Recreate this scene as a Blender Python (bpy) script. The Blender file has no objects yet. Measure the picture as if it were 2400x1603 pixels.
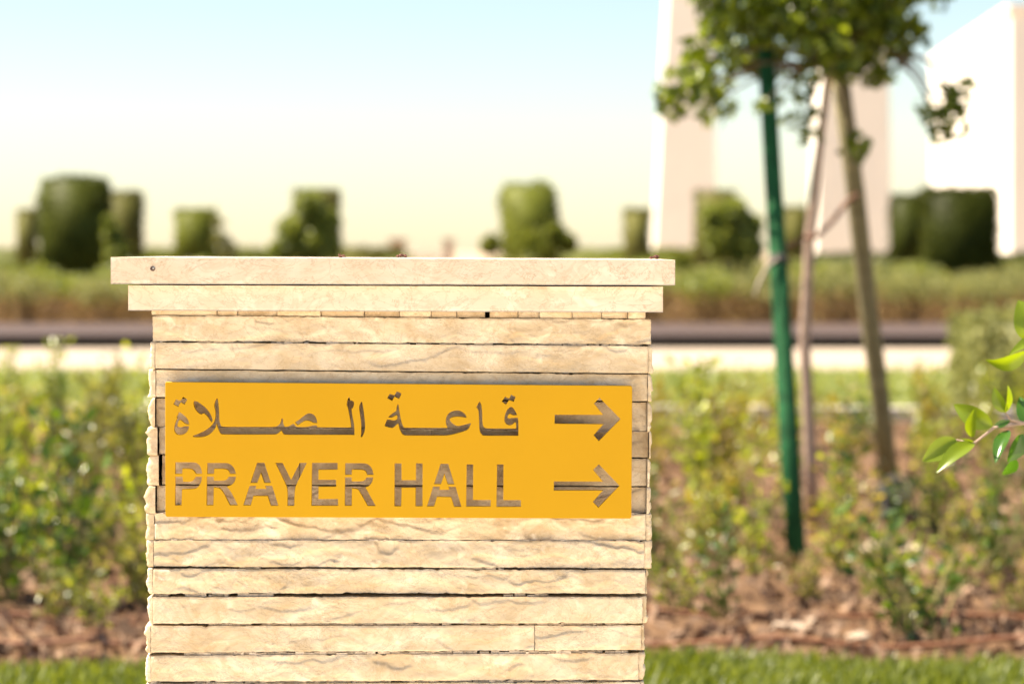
import bpy, math, random
import numpy as np
from mathutils import Vector, noise

# ------------------------------------------------------------------ camera, sky, sun, exposure
scene = bpy.context.scene
C = scene.collection
F = 5667.0            # focal length in photo pixels (85 mm on a 36 mm wide sensor, 2400 px)
CX, HY = 1200.0, 590.0  # optical axis column, horizon row
H = 1.10              # eye height in metres
R = math.radians

cam_d = bpy.data.cameras.new('camera')
cam = bpy.data.objects.new('camera', cam_d)
C.objects.link(cam)
cam.location = (0, 0, H)
cam.rotation_euler = (R(90), 0, 0)
cam_d.sensor_width = 36.0
cam_d.lens = 85.0
cam_d.shift_y = -(801.5 - HY) / 2400.0
cam_d.clip_start = 0.05
cam_d.clip_end = 5000
cam_d.dof.use_dof = True
cam_d.dof.focus_distance = 3.01
cam_d.dof.aperture_fstop = 4.4
scene.camera = cam

SUN_EL, SUN_AZ = 58.0, -82.0     # azimuth measured from +Y (view direction), negative = to the left
world = bpy.data.worlds.new('World')
scene.world = world
world.use_nodes = True
wn, wl = world.node_tree.nodes, world.node_tree.links
bg = wn['Background']
sky = wn.new('ShaderNodeTexSky')
sky.sky_type = 'NISHITA'
sky.sun_disc = False
sky.sun_elevation = R(SUN_EL)
sky.sun_rotation = R(SUN_AZ)
sky.air_density = 1.12
sky.dust_density = 0.3
sky.ozone_density = 1.1
wl.new(sky.outputs[0], bg.inputs[0])
bg.inputs[1].default_value = 0.053

sun_d = bpy.data.lights.new('sun', 'SUN')
sun_d.energy = 5.0
sun_d.angle = R(0.5)
sun_d.color = (1.0, 0.88, 0.70)
sun = bpy.data.objects.new('sun', sun_d)
C.objects.link(sun)
sv = Vector((math.sin(R(SUN_AZ)) * math.cos(R(SUN_EL)), math.cos(R(SUN_AZ)) * math.cos(R(SUN_EL)), math.sin(R(SUN_EL))))
sun.rotation_euler = sv.to_track_quat('Z', 'Y').to_euler()
sun.location = (-20, 20, 30)

scene.view_settings.view_transform = 'Standard'
scene.view_settings.look = 'None'
scene.view_settings.gamma = 1.0
scene.view_settings.exposure = 1.70
scene.render.engine = 'CYCLES'
scene.cycles.use_denoising = True
scene.cycles.max_bounces = 5
scene.cycles.sample_clamp_indirect = 6.0

# ------------------------------------------------------------------ helpers
def at(px, py, Y):
    return Vector(((px - CX) / F * Y, Y, H - (py - HY) / F * Y))

def gdepth(py):                       # distance of the ground seen at a photo row
    return F * H / (py - HY)

def tag(o, label=None, cat=None, group=None, kind=None):
    if label: o['label'] = label
    if cat: o['category'] = cat
    if group: o['group'] = group
    if kind: o['kind'] = kind
    return o

def empty(name, loc):
    o = bpy.data.objects.new(name, None)
    o.location = loc
    o.empty_display_size = 0.1
    C.objects.link(o)
    return o

def add(name, me, mat=None, parent=None, smooth=False):
    o = bpy.data.objects.new(name, me)
    C.objects.link(o)
    if mat is not None and not me.materials:
        me.materials.append(mat)
    if parent is not None:
        o.parent = parent
        o.matrix_parent_inverse.identity()
    if smooth:
        me.polygons.foreach_set('use_smooth', [True] * len(me.polygons))
    return o

def mesh(name, verts, faces, origin=None):
    me = bpy.data.meshes.new(name)
    if origin is not None:
        verts = [(v[0] - origin[0], v[1] - origin[1], v[2] - origin[2]) for v in verts]
    me.from_pydata([tuple(v) for v in verts], [], faces)
    me.update()
    return me

def copy_tree(o, parent=None):
    c = o.copy()
    C.objects.link(c)
    if parent is not None:
        c.parent = parent
    for ch in [x for x in bpy.data.objects if x.parent == o]:
        copy_tree(ch, c)
    return c

def box_data(x0, x1, y0, y1, z0, z1):
    v = [(x0, y0, z0), (x1, y0, z0), (x1, y1, z0), (x0, y1, z0), (x0, y0, z1), (x1, y0, z1), (x1, y1, z1), (x0, y1, z1)]
    f = [(0, 3, 2, 1), (4, 5, 6, 7), (0, 1, 5, 4), (1, 2, 6, 5), (2, 3, 7, 6), (3, 0, 4, 7)]
    return v, f

def tube(pts, radii, n=8, cap=True):
    pts = [Vector(p) for p in pts]
    vs, fs = [], []
    for i, p in enumerate(pts):
        a = pts[max(i - 1, 0)]
        b = pts[min(i + 1, len(pts) - 1)]
        t = (b - a).normalized()
        ref = Vector((0, 1, 0)) if abs(t.y) < 0.9 else Vector((1, 0, 0))
        u = t.cross(ref).normalized()
        w = t.cross(u)
        r = radii[i] if hasattr(radii, '__len__') else radii
        for k in range(n):
            ang = 2 * math.pi * k / n
            vs.append(p + (u * math.cos(ang) + w * math.sin(ang)) * r)
    for i in range(len(pts) - 1):
        for k in range(n):
            a, b = i * n + k, i * n + (k + 1) % n
            fs.append((a, b, b + n, a + n))
    if cap:
        fs.append(tuple(range(n))[::-1])
        fs.append(tuple(range((len(pts) - 1) * n, len(pts) * n)))
    return vs, fs

def merge(parts):
    V, Fc = [], []
    for v, f in parts:
        o = len(V)
        V += list(v)
        Fc += [tuple(i + o for i in t) for t in f]
    return V, Fc

def ico(center, r, seed=0, rough=0.25, sub=2, squash=(1, 1, 1)):
    import bmesh
    bm = bmesh.new()
    bmesh.ops.create_icosphere(bm, subdivisions=sub, radius=1.0)
    vs = []
    for v in bm.verts:
        d = 1 + rough * noise.noise(v.co * 1.7 + Vector((seed * 7.3, seed * 3.1, 0))) * 1.6
        vs.append((center[0] + v.co.x * r * d * squash[0], center[1] + v.co.y * r * d * squash[1], center[2] + v.co.z * r * d * squash[2]))
    fs = [tuple(v.index for v in f.verts) for f in bm.faces]
    bm.free()
    return vs, fs

def leaves_mesh(name, cen, size, rng, up=0.35, extra=None, aspect=0.5, dirs=None):
    """one mesh of small folded leaves (two triangles each) round the given centres"""
    cen = np.asarray(cen, dtype=np.float64)
    n = len(cen)
    d = rng.normal(size=(n, 3))
    if dirs is not None:
        d = d * 0.55 + dirs
    d[:, 2] += up
    d /= np.linalg.norm(d, axis=1)[:, None] + 1e-9
    q = rng.normal(size=(n, 3))
    s = np.cross(d, q)
    s /= np.linalg.norm(s, axis=1)[:, None] + 1e-9
    nn = np.cross(d, s)
    L = (size * (0.65 + 0.7 * rng.random(n)))[:, None]
    W = L * aspect * 0.5
    v0 = cen - d * L * 0.5
    v2 = cen + d * L * 0.5
    v1 = cen - d * L * 0.03 + s * W + nn * W * 0.45
    v3 = cen - d * L * 0.03 - s * W + nn * W * 0.45
    V = np.stack([v0, v1, v2, v3], axis=1).reshape(-1, 3)
    idx = np.arange(n)[:, None] * 4
    Fa = np.concatenate([idx + np.array([[0, 1, 2]]), idx + np.array([[0, 2, 3]])], axis=1).reshape(-1, 3)
    if extra is not None:
        ev, ef = extra
        ef3 = []
        for f in ef:
            for k in range(1, len(f) - 1):
                ef3.append((f[0], f[k], f[k + 1]))
        Fa = np.concatenate([Fa, np.array(ef3) + len(V)])
        V = np.concatenate([V, np.array([tuple(p) for p in ev])])
    me = bpy.data.meshes.new(name)
    me.vertices.add(len(V))
    me.vertices.foreach_set('co', V.astype(np.float32).ravel())
    me.loops.add(len(Fa) * 3)
    me.loops.foreach_set('vertex_index', Fa.astype(np.int32).ravel())
    me.polygons.add(len(Fa))
    me.polygons.foreach_set('loop_start', (np.arange(len(Fa)) * 3).astype(np.int32))
    me.polygons.foreach_set('loop_total', np.full(len(Fa), 3, dtype=np.int32))
    me.update(calc_edges=True)
    me.validate()
    return me

# ------------------------------------------------------------------ materials
def nodes(name):
    m = bpy.data.materials.new(name)
    m.use_nodes = True
    nt = m.node_tree
    return m, nt, nt.nodes, nt.links, nt.nodes['Principled BSDF']

def ramp(ns, stops):
    r = ns.new('ShaderNodeValToRGB')
    while len(r.color_ramp.elements) < len(stops):
        r.color_ramp.elements.new(0.5)
    for e, (p, c) in zip(r.color_ramp.elements, stops):
        e.position = p
        e.color = (c[0], c[1], c[2], 1)
    return r

def simple(name, col, rough=0.6, var=0.25, scale=8.0, bump=0.0, metallic=0.0, spec=0.4):
    m, nt, ns, ls, b = nodes(name)
    tc = ns.new('ShaderNodeTexCoord')
    nz = ns.new('ShaderNodeTexNoise')
    nz.inputs['Scale'].default_value = scale
    nz.inputs['Detail'].default_value = 6
    nz.inputs['Roughness'].default_value = 0.65
    ls.new(tc.outputs['Object'], nz.inputs['Vector'])
    lo = tuple(c * (1 - var) for c in col)
    hi = tuple(min(1, c * (1 + var)) for c in col)
    r = ramp(ns, [(0.3, lo), (0.7, hi)])
    ls.new(nz.outputs['Fac'], r.inputs[0])
    ls.new(r.outputs[0], b.inputs['Base Color'])
    b.inputs['Roughness'].default_value = rough
    b.inputs['Metallic'].default_value = metallic
    b.inputs['Specular IOR Level'].default_value = spec
    if bump:
        bp = ns.new('ShaderNodeBump')
        bp.inputs['Strength'].default_value = bump
        bp.inputs['Distance'].default_value = 0.02
        ls.new(nz.outputs['Fac'], bp.inputs['Height'])
        ls.new(bp.outputs[0], b.inputs['Normal'])
    return m

def leaf_mat(name, ca, cb, trans=0.35, rough=0.42, spec=0.4):
    m, nt, ns, ls, b = nodes(name)
    g = ns.new('ShaderNodeNewGeometry')
    r = ramp(ns, [(0.0, ca), (1.0, cb)])
    ls.new(g.outputs['Random Per Island'], r.inputs[0])
    ls.new(r.outputs[0], b.inputs['Base Color'])
    b.inputs['Roughness'].default_value = rough
    b.inputs['Specular IOR Level'].default_value = spec
    t = ns.new('ShaderNodeBsdfTranslucent')
    hs = ns.new('ShaderNodeHueSaturation')
    hs.inputs['Hue'].default_value = 0.485
    hs.inputs['Saturation'].default_value = 1.1
    hs.inputs['Value'].default_value = 1.7
    ls.new(r.outputs[0], hs.inputs['Color'])
    ls.new(hs.outputs[0], t.inputs[0])
    mx = ns.new('ShaderNodeMixShader')
    mx.inputs[0].default_value = trans
    ls.new(b.outputs[0], mx.inputs[1])
    ls.new(t.outputs[0], mx.inputs[2])
    ls.new(mx.outputs[0], ns['Material Output'].inputs[0])
    return m

def limestone(name, pale, tan, vein, bump=0.5, scale=1.0, mott=1.0):
    m, nt, ns, ls, b = nodes(name)
    tc = ns.new('ShaderNodeTexCoord')
    oi = ns.new('ShaderNodeObjectInfo')
    mul = ns.new('ShaderNodeMath'); mul.operation = 'MULTIPLY'; mul.inputs[1].default_value = 37.0
    ls.new(oi.outputs['Random'], mul.inputs[0])
    av = ns.new('ShaderNodeVectorMath'); av.operation = 'ADD'
    ls.new(tc.outputs['Object'], av.inputs[0])
    ls.new(mul.outputs[0], av.inputs[1])
    mp = ns.new('ShaderNodeMapping')
    mp.inputs['Scale'].default_value = (1.45, 1.45, 2.1)
    ls.new(av.outputs[0], mp.inputs[0])
    def nz(sc, det, ro, dist=0.0):
        k = ns.new('ShaderNodeTexNoise')
        k.inputs['Scale'].default_value = sc * scale
        k.inputs['Detail'].default_value = det
        k.inputs['Roughness'].default_value = ro
        k.inputs['Distortion'].default_value = dist
        ls.new(mp.outputs[0], k.inputs['Vector'])
        return k
    n1 = nz(9, 8, 0.62, 0.9)
    r1 = ramp(ns, [(0.36, tan), (0.52, tuple((p + t) / 2 for p, t in zip(pale, tan))), (0.66, pale)])
    ls.new(n1.outputs['Fac'], r1.inputs[0])
    # pale shell-like blotches
    n2 = nz(17, 6, 0.6, 0.7)
    r2 = ramp(ns, [(0.56, (0, 0, 0)), (0.68, (1, 1, 1))])
    ls.new(n2.outputs['Fac'], r2.inputs[0])
    f2 = ns.new('ShaderNodeMath'); f2.operation = 'MULTIPLY'; f2.inputs[1].default_value = 0.75 * mott
    ls.new(r2.outputs[0], f2.inputs[0])
    m1 = ns.new('ShaderNodeMixRGB'); m1.inputs[2].default_value = (*[min(1, c * 1.12) for c in pale], 1)
    ls.new(f2.outputs[0], m1.inputs[0]); ls.new(r1.outputs[0], m1.inputs[1])
    # rusty veins: thin band of a distorted noise
    n3 = nz(7, 7, 0.6, 2.2)
    r3 = ramp(ns, [(0.475, (0, 0, 0)), (0.497, (1, 1, 1)), (0.503, (1, 1, 1)), (0.53, (0, 0, 0))])
    ls.new(n3.outputs['Fac'], r3.inputs[0])
    f3 = ns.new('ShaderNodeMath'); f3.operation = 'MULTIPLY'; f3.inputs[1].default_value = 0.22 * mott
    ls.new(r3.outputs[0], f3.inputs[0])
    m2 = ns.new('ShaderNodeMixRGB'); m2.inputs[2].default_value = (*vein, 1)
    ls.new(f3.outputs[0], m2.inputs[0]); ls.new(m1.outputs[0], m2.inputs[1])
    # small fossil spots
    vo = ns.new('ShaderNodeTexVoronoi'); vo.inputs['Scale'].default_value = 42 * scale
    vo.inputs['Randomness'].default_value = 1.0
    ls.new(mp.outputs[0], vo.inputs['Vector'])
    r4 = ramp(ns, [(0.05, (1, 1, 1)), (0.17, (0, 0, 0))])
    ls.new(vo.outputs['Distance'], r4.inputs[0])
    n5 = nz(5, 2, 0.5)
    r5 = ramp(ns, [(0.52, (0, 0, 0)), (0.62, (1, 1, 1))])
    ls.new(n5.outputs['Fac'], r5.inputs[0])
    f4 = ns.new('ShaderNodeMath'); f4.operation = 'MULTIPLY'
    ls.new(r4.outputs[0], f4.inputs[0]); ls.new(r5.outputs[0], f4.inputs[1])
    f5 = ns.new('ShaderNodeMath'); f5.operation = 'MULTIPLY'; f5.inputs[1].default_value = 0.5 * mott
    ls.new(f4.outputs[0], f5.inputs[0])
    m3 = ns.new('ShaderNodeMixRGB'); m3.inputs[2].default_value = (*vein, 1)
    ls.new(f5.outputs[0], m3.inputs[0]); ls.new(m2.outputs[0], m3.inputs[1])
    n7 = nz(13, 9, 0.68, 1.2)
    r7 = ramp(ns, [(0.488, (0, 0, 0)), (0.499, (1, 1, 1)), (0.501, (1, 1, 1)), (0.512, (0, 0, 0))])
    ls.new(n7.outputs['Fac'], r7.inputs[0])
    f7 = ns.new('ShaderNodeMath'); f7.operation = 'MULTIPLY'
    ls.new(r7.outputs[0], f7.inputs[0]); ls.new(n1.outputs['Fac'], f7.inputs[1])
    f8 = ns.new('ShaderNodeMath'); f8.operation = 'MULTIPLY'; f8.inputs[1].default_value = 0.75 * mott
    ls.new(f7.outputs[0], f8.inputs[0])
    m4 = ns.new('ShaderNodeMixRGB'); m4.inputs[2].default_value = (0.30, 0.18, 0.09, 1)
    ls.new(f8.outputs[0], m4.inputs[0]); ls.new(m3.outputs[0], m4.inputs[1])
    m3 = m4
    # stone to stone shift
    hs = ns.new('ShaderNodeHueSaturation')
    mr = ns.new('ShaderNodeMapRange'); mr.inputs[3].default_value = 0.92; mr.inputs[4].default_value = 1.06
    ls.new(oi.outputs['Random'], mr.inputs[0])
    ls.new(mr.outputs[0], hs.inputs['Value'])
    ls.new(m3.outputs[0], hs.inputs['Color'])
    ls.new(hs.outputs[0], b.inputs['Base Color'])
    b.inputs['Roughness'].default_value = 0.8
    b.inputs['Specular IOR Level'].default_value = 0.25
    n6 = nz(48, 9, 0.7, 0.3)
    ad = ns.new('ShaderNodeMath'); ad.operation = 'ADD'
    ls.new(n6.outputs['Fac'], ad.inputs[0]); ls.new(n2.outputs['Fac'], ad.inputs[1])
    bp = ns.new('ShaderNodeBump')
    mk = ns.new('ShaderNodeMapRange'); mk.inputs[1].default_value = 0.38; mk.inputs[2].default_value = 0.62
    mk.inputs[3].default_value = bump * 0.2; mk.inputs[4].default_value = bump
    ls.new(n5.outputs['Fac'], mk.inputs[0]); ls.new(mk.outputs[0], bp.inputs['Strength'])
    bp.inputs['Distance'].default_value = 0.0045
    ls.new(ad.outputs[0], bp.inputs['Height'])
    ls.new(bp.outputs[0], b.inputs['Normal'])
    return m

def ground_mat(name, stops, scale=3.0, bump=0.6, dist=0.03, rough=0.95):
    m, nt, ns, ls, b = nodes(name)
    tc = ns.new('ShaderNodeTexCoord')
    a = ns.new('ShaderNodeTexNoise'); a.inputs['Scale'].default_value = scale; a.inputs['Detail'].default_value = 10
    a.inputs['Roughness'].default_value = 0.7
    ls.new(tc.outputs['Object'], a.inputs['Vector'])
    r = ramp(ns, stops)
    ls.new(a.outputs['Fac'], r.inputs[0])
    ls.new(r.outputs[0], b.inputs['Base Color'])
    b.inputs['Roughness'].default_value = rough
    b.inputs['Specular IOR Level'].default_value = 0.2
    bp = ns.new('ShaderNodeBump'); bp.inputs['Strength'].default_value = bump; bp.inputs['Distance'].default_value = dist
    ls.new(a.outputs['Fac'], bp.inputs['Height'])
    ls.new(bp.outputs[0], b.inputs['Normal'])
    return m

M = {}
M['stone'] = limestone('split_limestone', (0.745, 0.635, 0.48), (0.53, 0.405, 0.255), (0.42, 0.26, 0.12), bump=0.75)
M['cap'] = limestone('honed_limestone', (0.70, 0.605, 0.49), (0.62, 0.515, 0.39), (0.46, 0.32, 0.20), bump=0.16, mott=1.25)
M['mortar'] = simple('mortar', (0.62, 0.52, 0.42), 0.9, 0.3, 90, 0.5)
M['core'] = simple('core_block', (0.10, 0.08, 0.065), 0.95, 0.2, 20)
M['yellow'] = simple('yellow_enamel', (0.49, 0.268, 0.004), 0.5, 0.06, 2.2, 0.0, spec=0.15)
M['steel'] = simple('standoff_steel', (0.35, 0.33, 0.30), 0.35, 0.1, 30, metallic=0.9)
M['dark_metal'] = simple('dark_metal', (0.10, 0.06, 0.05), 0.6, 0.4, 200, 0.5)
M['dry'] = simple('dry_blossom', (0.16, 0.07, 0.05), 0.9, 0.4, 300)
M['soil'] = ground_mat('soil', [(0.25, (0.035, 0.018, 0.009)), (0.5, (0.14, 0.078, 0.04)), (0.75, (0.32, 0.20, 0.115))], 6.0, 0.9, 0.03)
M['sand'] = ground_mat('sandy_ground', [(0.3, (0.36, 0.27, 0.18)), (0.7, (0.46, 0.36, 0.25))], 0.8, 0.3)
M['lawn'] = ground_mat('lawn', [(0.3, (0.06, 0.10, 0.015)), (0.55, (0.13, 0.19, 0.035)), (0.75, (0.22, 0.27, 0.06))], 4.0, 0.8, 0.03)
M['far_lawn'] = ground_mat('dry_lawn', [(0.3, (0.13, 0.16, 0.04)), (0.7, (0.26, 0.28, 0.09))], 4.0, 0.8, 0.03)
M['paving'] = ground_mat('pale_paving', [(0.3, (0.34, 0.27, 0.20)), (0.7, (0.43, 0.35, 0.27))], 2.0, 0.15, 0.005, 0.8)
M['marble'] = ground_mat('bounce_marble', [(0.3, (0.70, 0.62, 0.50)), (0.7, (0.80, 0.72, 0.60))], 2.0, 0.1, 0.003, 0.6)  # kept very pale so the added path throws light on the pillar
M['granite'] = ground_mat('purple_granite', [(0.3, (0.066, 0.043, 0.034)), (0.7, (0.098, 0.066, 0.053))], 30.0, 0.1, 0.004, 0.6)
M['shaded_granite'] = ground_mat('shaded_granite', [(0.3, (0.02, 0.016, 0.014)), (0.7, (0.035, 0.03, 0.027))], 30.0, 0.1, 0.004, 0.6)  # darker copy of the granite, holds the riser's shade in its colour
M['concrete'] = ground_mat('pale_concrete', [(0.3, (0.50, 0.44, 0.38)), (0.7, (0.64, 0.58, 0.50))], 20.0, 0.2, 0.004, 0.85)
M['grass'] = leaf_mat('grass_blades', (0.06, 0.09, 0.010), (0.22, 0.25, 0.035), 0.4)
M['far_grass'] = leaf_mat('far_grass_blades', (0.17, 0.21, 0.05), (0.36, 0.38, 0.12), 0.35)
M['litter'] = leaf_mat('dry_leaf_litter', (0.05, 0.026, 0.014), (0.36, 0.24, 0.16), 0.12, 0.8, 0.2)
M['leaf_young'] = leaf_mat('young_leaf', (0.11, 0.155, 0.015), (0.36, 0.40, 0.05), 0.45, 0.28, 0.6)
M['leaf_yellow'] = leaf_mat('yellowing_leaf', (0.20, 0.17, 0.03), (0.38, 0.32, 0.05), 0.45, 0.4)
M['leaf_olive'] = leaf_mat('olive_leaf', (0.10, 0.11, 0.02), (0.29, 0.28, 0.06), 0.4, 0.35, 0.5)
M['leaf_deep'] = leaf_mat('deep_leaf', (0.025, 0.06, 0.008), (0.10, 0.17, 0.02), 0.35, 0.35, 0.5)
M['leaf_tree'] = leaf_mat('tree_leaf', (0.03, 0.058, 0.005), (0.23, 0.29, 0.03), 0.42, 0.35, 0.5)
M['leaf_topiary'] = leaf_mat('topiary_leaf', (0.09, 0.11, 0.014), (0.22, 0.24, 0.04), 0.25, 0.5, 0.08)
M['leaf_topiary_dark'] = leaf_mat('dark_topiary_leaf', (0.025, 0.033, 0.005), (0.085, 0.10, 0.016), 0.2, 0.5, 0.08)
M['leaf_topiary_brown'] = leaf_mat('brownish_topiary_leaf', (0.085, 0.085, 0.02), (0.18, 0.175, 0.045), 0.2, 0.55, 0.08)
M['leaf_loose'] = leaf_mat('loose_leaf', (0.10, 0.13, 0.02), (0.27, 0.30, 0.065), 0.4, 0.4)
M['leaf_grey'] = leaf_mat('grey_green_leaf', (0.15, 0.16, 0.05), (0.31, 0.31, 0.11), 0.3, 0.5, 0.2)
M['leaf_dry'] = leaf_mat('shrub_dry_leaf', (0.17, 0.11, 0.045), (0.34, 0.24, 0.10), 0.3, 0.7, 0.2)
M['bark'] = simple('bark', (0.40, 0.29, 0.225), 0.85, 0.3, 40, 0.6)
M['bark_brown'] = simple('brown_bark', (0.16, 0.10, 0.06), 0.85, 0.3, 40, 0.6)
M['stem'] = simple('green_stem', (0.20, 0.17, 0.06), 0.7, 0.3, 60)
M['stake_green'] = simple('green_paint', (0.014, 0.082, 0.028), 0.8, 0.45, 14, 0.3, spec=0.2)
M['stake_wood'] = simple('weathered_wood', (0.19, 0.165, 0.085), 0.8, 0.3, 25, 0.4)
M['rope'] = simple('brown_rope', (0.16, 0.08, 0.05), 0.9, 0.3, 120)
M['rope_pale'] = simple('pale_cord', (0.42, 0.35, 0.28), 0.9, 0.15, 120)
M['pipe'] = simple('brown_pipe', (0.20, 0.085, 0.04), 0.5, 0.25, 20)
M['plaster'] = simple('pale_plaster', (0.86, 0.80, 0.71), 0.85, 0.05, 0.4)
M['plaster_grey'] = simple('greyed_plaster', (0.60, 0.53, 0.49), 0.85, 0.05, 0.4)
M['rock_dark'] = simple('dark_rock', (0.03, 0.028, 0.025), 0.8, 0.4, 14, 0.6)
M['rock_pale'] = simple('pale_rock', (0.44, 0.34, 0.25), 0.85, 0.25, 20, 0.6)

# ------------------------------------------------------------------ ground, roads, lawns
def sheet(name, x0, x1, y0, y1, z, mat):
    o = add(name, mesh(name, [(x0, y0, z), (x1, y0, z), (x1, y1, z), (x0, y1, z)], [(0, 1, 2, 3)]), mat)
    return tag(o, kind='structure')

sheet('ground', -1500, 1500, -1500, 3000, -0.03, M['sand'])
sheet('bounce_path', -14, 14, -12, 2.9, -0.004, M['marble'])  # unseen paving, added to bounce warm sunlight onto the pillar front

def edge_y(x):       # wavy rim between near lawn and planting bed
    return 6.30 + 0.10 * math.sin(x * 1.9 + 0.6) + 0.06 * math.sin(x * 4.7) + (0.10 if x > 1.0 else 0) * min(1, x - 1.0)

def grid_sheet(name, xs, yf0, yf1, ny, zf, mat):
    vs, fs = [], []
    for x in xs:
        a, b = yf0(x), yf1(x)
        for j in range(ny + 1):
            y = a + (b - a) * j / ny
            vs.append((x, y, zf(x, y)))
    n = ny + 1
    for i in range(len(xs) - 1):
        for j in range(ny):
            fs.append((i * n + j, (i + 1) * n + j, (i + 1) * n + j + 1, i * n + j + 1))
    o = add(name, mesh(name, vs, fs), mat, smooth=True)
    return tag(o, kind='structure')

xs = [-9 + 0.1 * i for i in range(181)]
grid_sheet('near_lawn', xs, lambda x: 2.9, edge_y, 10, lambda x, y: 0.0, M['lawn'])

def soil_z(x, y):
    v = Vector((x, y, 0))
    return -0.012 + 0.030 * noise.noise(v * 2.1) + 0.028 * noise.noise(v * 6.3) + 0.018 * noise.noise(v * 15)

xs2 = [-6 + 0.045 * i for i in range(267)]
grid_sheet('planting_bed', xs2, lambda x: edge_y(x) - 0.02, lambda x: 15.6, 170, soil_z, M['soil'])
sheet('far_lawn', -30, 30, 15.78, 22.1, -0.004, M['far_lawn'])
sheet('far_paving', -40, 40, 22.1, 27.5, 0.0, M['paving'])

# raised granite strip beyond the paving: riser with its shade painted in, purple-grey top made of slabs
gt = empty('granite_terrace', (0, 27.5, 0))
tag(gt, kind='structure')
v, f = box_data(-40, 40, 0.03, 4.6, -0.02, 0.135)
add('terrace_base', mesh('terrace_base', v, f), M['shaded_granite'], gt)
sl = mesh('slab', *box_data(-0.598, 0.598, -0.76, 0.76, 0.137, 0.152), None)
for j in range(3):
    for i in range(-9, 10):
        s = add('slab', sl, M['granite'], gt)
        s.location = (i * 1.2 + (0.6 if j % 2 else 0), 0.765 + j * 1.53, 0.002 * ((i * 7 + j * 3) % 3))
# concrete edging between bed and far lawn
ke = empty('concrete_edging', (0, 15.6, 0))
tag(ke, kind='structure')
kb = mesh('edging_block', *box_data(-0.492, 0.492, 0, 0.17, -0.08, 0.085), None)
for i in range(-6, 8):
    k = add('edging_block', kb, M['concrete'], ke)
    k.location = (i + 0.2, 0.006 * ((i * 5) % 3), 0.008 * ((i * 3) % 4) - 0.01)

# ------------------------------------------------------------------ distant buildings
def tower(name, px0b, px1b, px0t, px1t, ytop, ybot, Y, depth, label, mat):
    o = at((px0b + px1b) / 2, ybot, Y); base = (o.x, Y, 0)
    e = empty(name, base)
    def ring(x0, x1, z, d0=0.0):
        a, b = (x0 - CX) / F * Y - base[0], (x1 - CX) / F * Y - base[0]
        return [(a, d0, z), (b, d0, z), (b, depth - d0, z), (a, depth - d0, z)]
    zt = H - (ytop - HY) / F * Y
    zm = zt * 0.985
    rows = [ring(px0b, px1b, -0.05), ring(px0t, px1t, zm, 0.25)]
    vs = [p for r_ in rows for p in r_]
    fs = [(i, (i + 1) % 4, 4 + (i + 1) % 4, 4 + i) for i in range(4)] + [(4, 5, 6, 7)]
    add('wall', mesh('wall', vs, fs), mat, e)
    r2 = ring(px0t - 5, px1t + 5, zm + 0.01, 0.1) + ring(px0t - 5, px1t + 5, zt, 0.1)
    add('cornice', mesh('cornice', r2, [(0, 1, 5, 4), (1, 2, 6, 5), (2, 3, 7, 6), (3, 0, 4, 7), (4, 5, 6, 7), (3, 2, 1, 0)]), mat, e)
    tag(e, label, 'tower')
    return e

tower('slim_tower', 1532, 1682, 1588, 1662, -420, 600, 125, 3.0, 'slim tapering pale tower left of the staked tree, topmost part out of frame', M['plaster'])
tower('broad_tower', 1912, 2092, 1945, 2078, -300, 600, 132, 4.0, 'broad pale tower directly behind the tree trunk and wooden stake', M['plaster'])

bd = empty('pale_building', (16.5, 80, 0))
zt = H + (HY - 28) / F * 80
V8 = [(0, 0, -0.05), (9, -0.2, -0.05), (10, 24, -0.05), (1.15, 22, -0.05)]
add('wall', mesh('wall', V8 + [(a, b, zt) for a, b, _ in V8], [(0, 1, 5, 4), (1, 2, 6, 5), (2, 3, 7, 6), (3, 0, 4, 7)]), M['plaster'], bd)
W8 = [(-0.12, -0.12), (9.1, -0.3), (10.1, 24.1), (1.05, 22.1)]
add('roof_slab', mesh('roof_slab', [(a, b, zt + 0.003) for a, b in W8] + [(a, b, zt + 0.25) for a, b in W8], [(0, 1, 5, 4), (1, 2, 6, 5), (2, 3, 7, 6), (3, 0, 4, 7), (4, 5, 6, 7), (3, 2, 1, 0)]), M['plaster'], bd)
tag(bd, 'large pale building with one tall corner at the right edge of the picture', 'building')

gp = at(930, 600, 100)
for nm, x0, x1, yt, lab in (('gate_post', 912, 950, 566, 'left of two small brown posts far behind the pillar cap'),
                            ('gate_post', 1040, 1062, 566, 'right, narrower of two small brown posts far behind the pillar cap')):
    a, b = at(x0, yt, 100), at(x1, yt, 100)
    v, f = box_data(a.x, b.x, 100, 100.8, 0, a.z)
    v2, f2 = box_data(a.x - 0.06, b.x + 0.06, 99.94, 100.86, a.z + 0.003, a.z + 0.12)
    e = empty(nm, (a.x, 100, 0))
    add('shaft', mesh('shaft', v, f, (a.x, 100, 0)), M['bark'], e)
    add('post_cap', mesh('post_cap', v2, f2, (a.x, 100, 0)), M['bark'], e)
    tag(e, lab, 'post')
a, b = at(952, 588, 104), at(1036, 588, 104)
v, f = box_data(a.x, b.x, 104, 104.3, 0, a.z - 0.08)
v2, f2 = box_data(a.x - 0.05, b.x + 0.05, 103.95, 104.35, a.z - 0.077, a.z)
w = empty('low_wall', (a.x, 104, 0))
add('wall_body', mesh('wall_body', v, f, (a.x, 104, 0)), M['plaster'], w)
add('coping', mesh('coping', v2, f2, (a.x, 104, 0)), M['plaster'], w)
tag(w, 'low pinkish wall far off between two small brown posts', 'wall')

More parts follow.
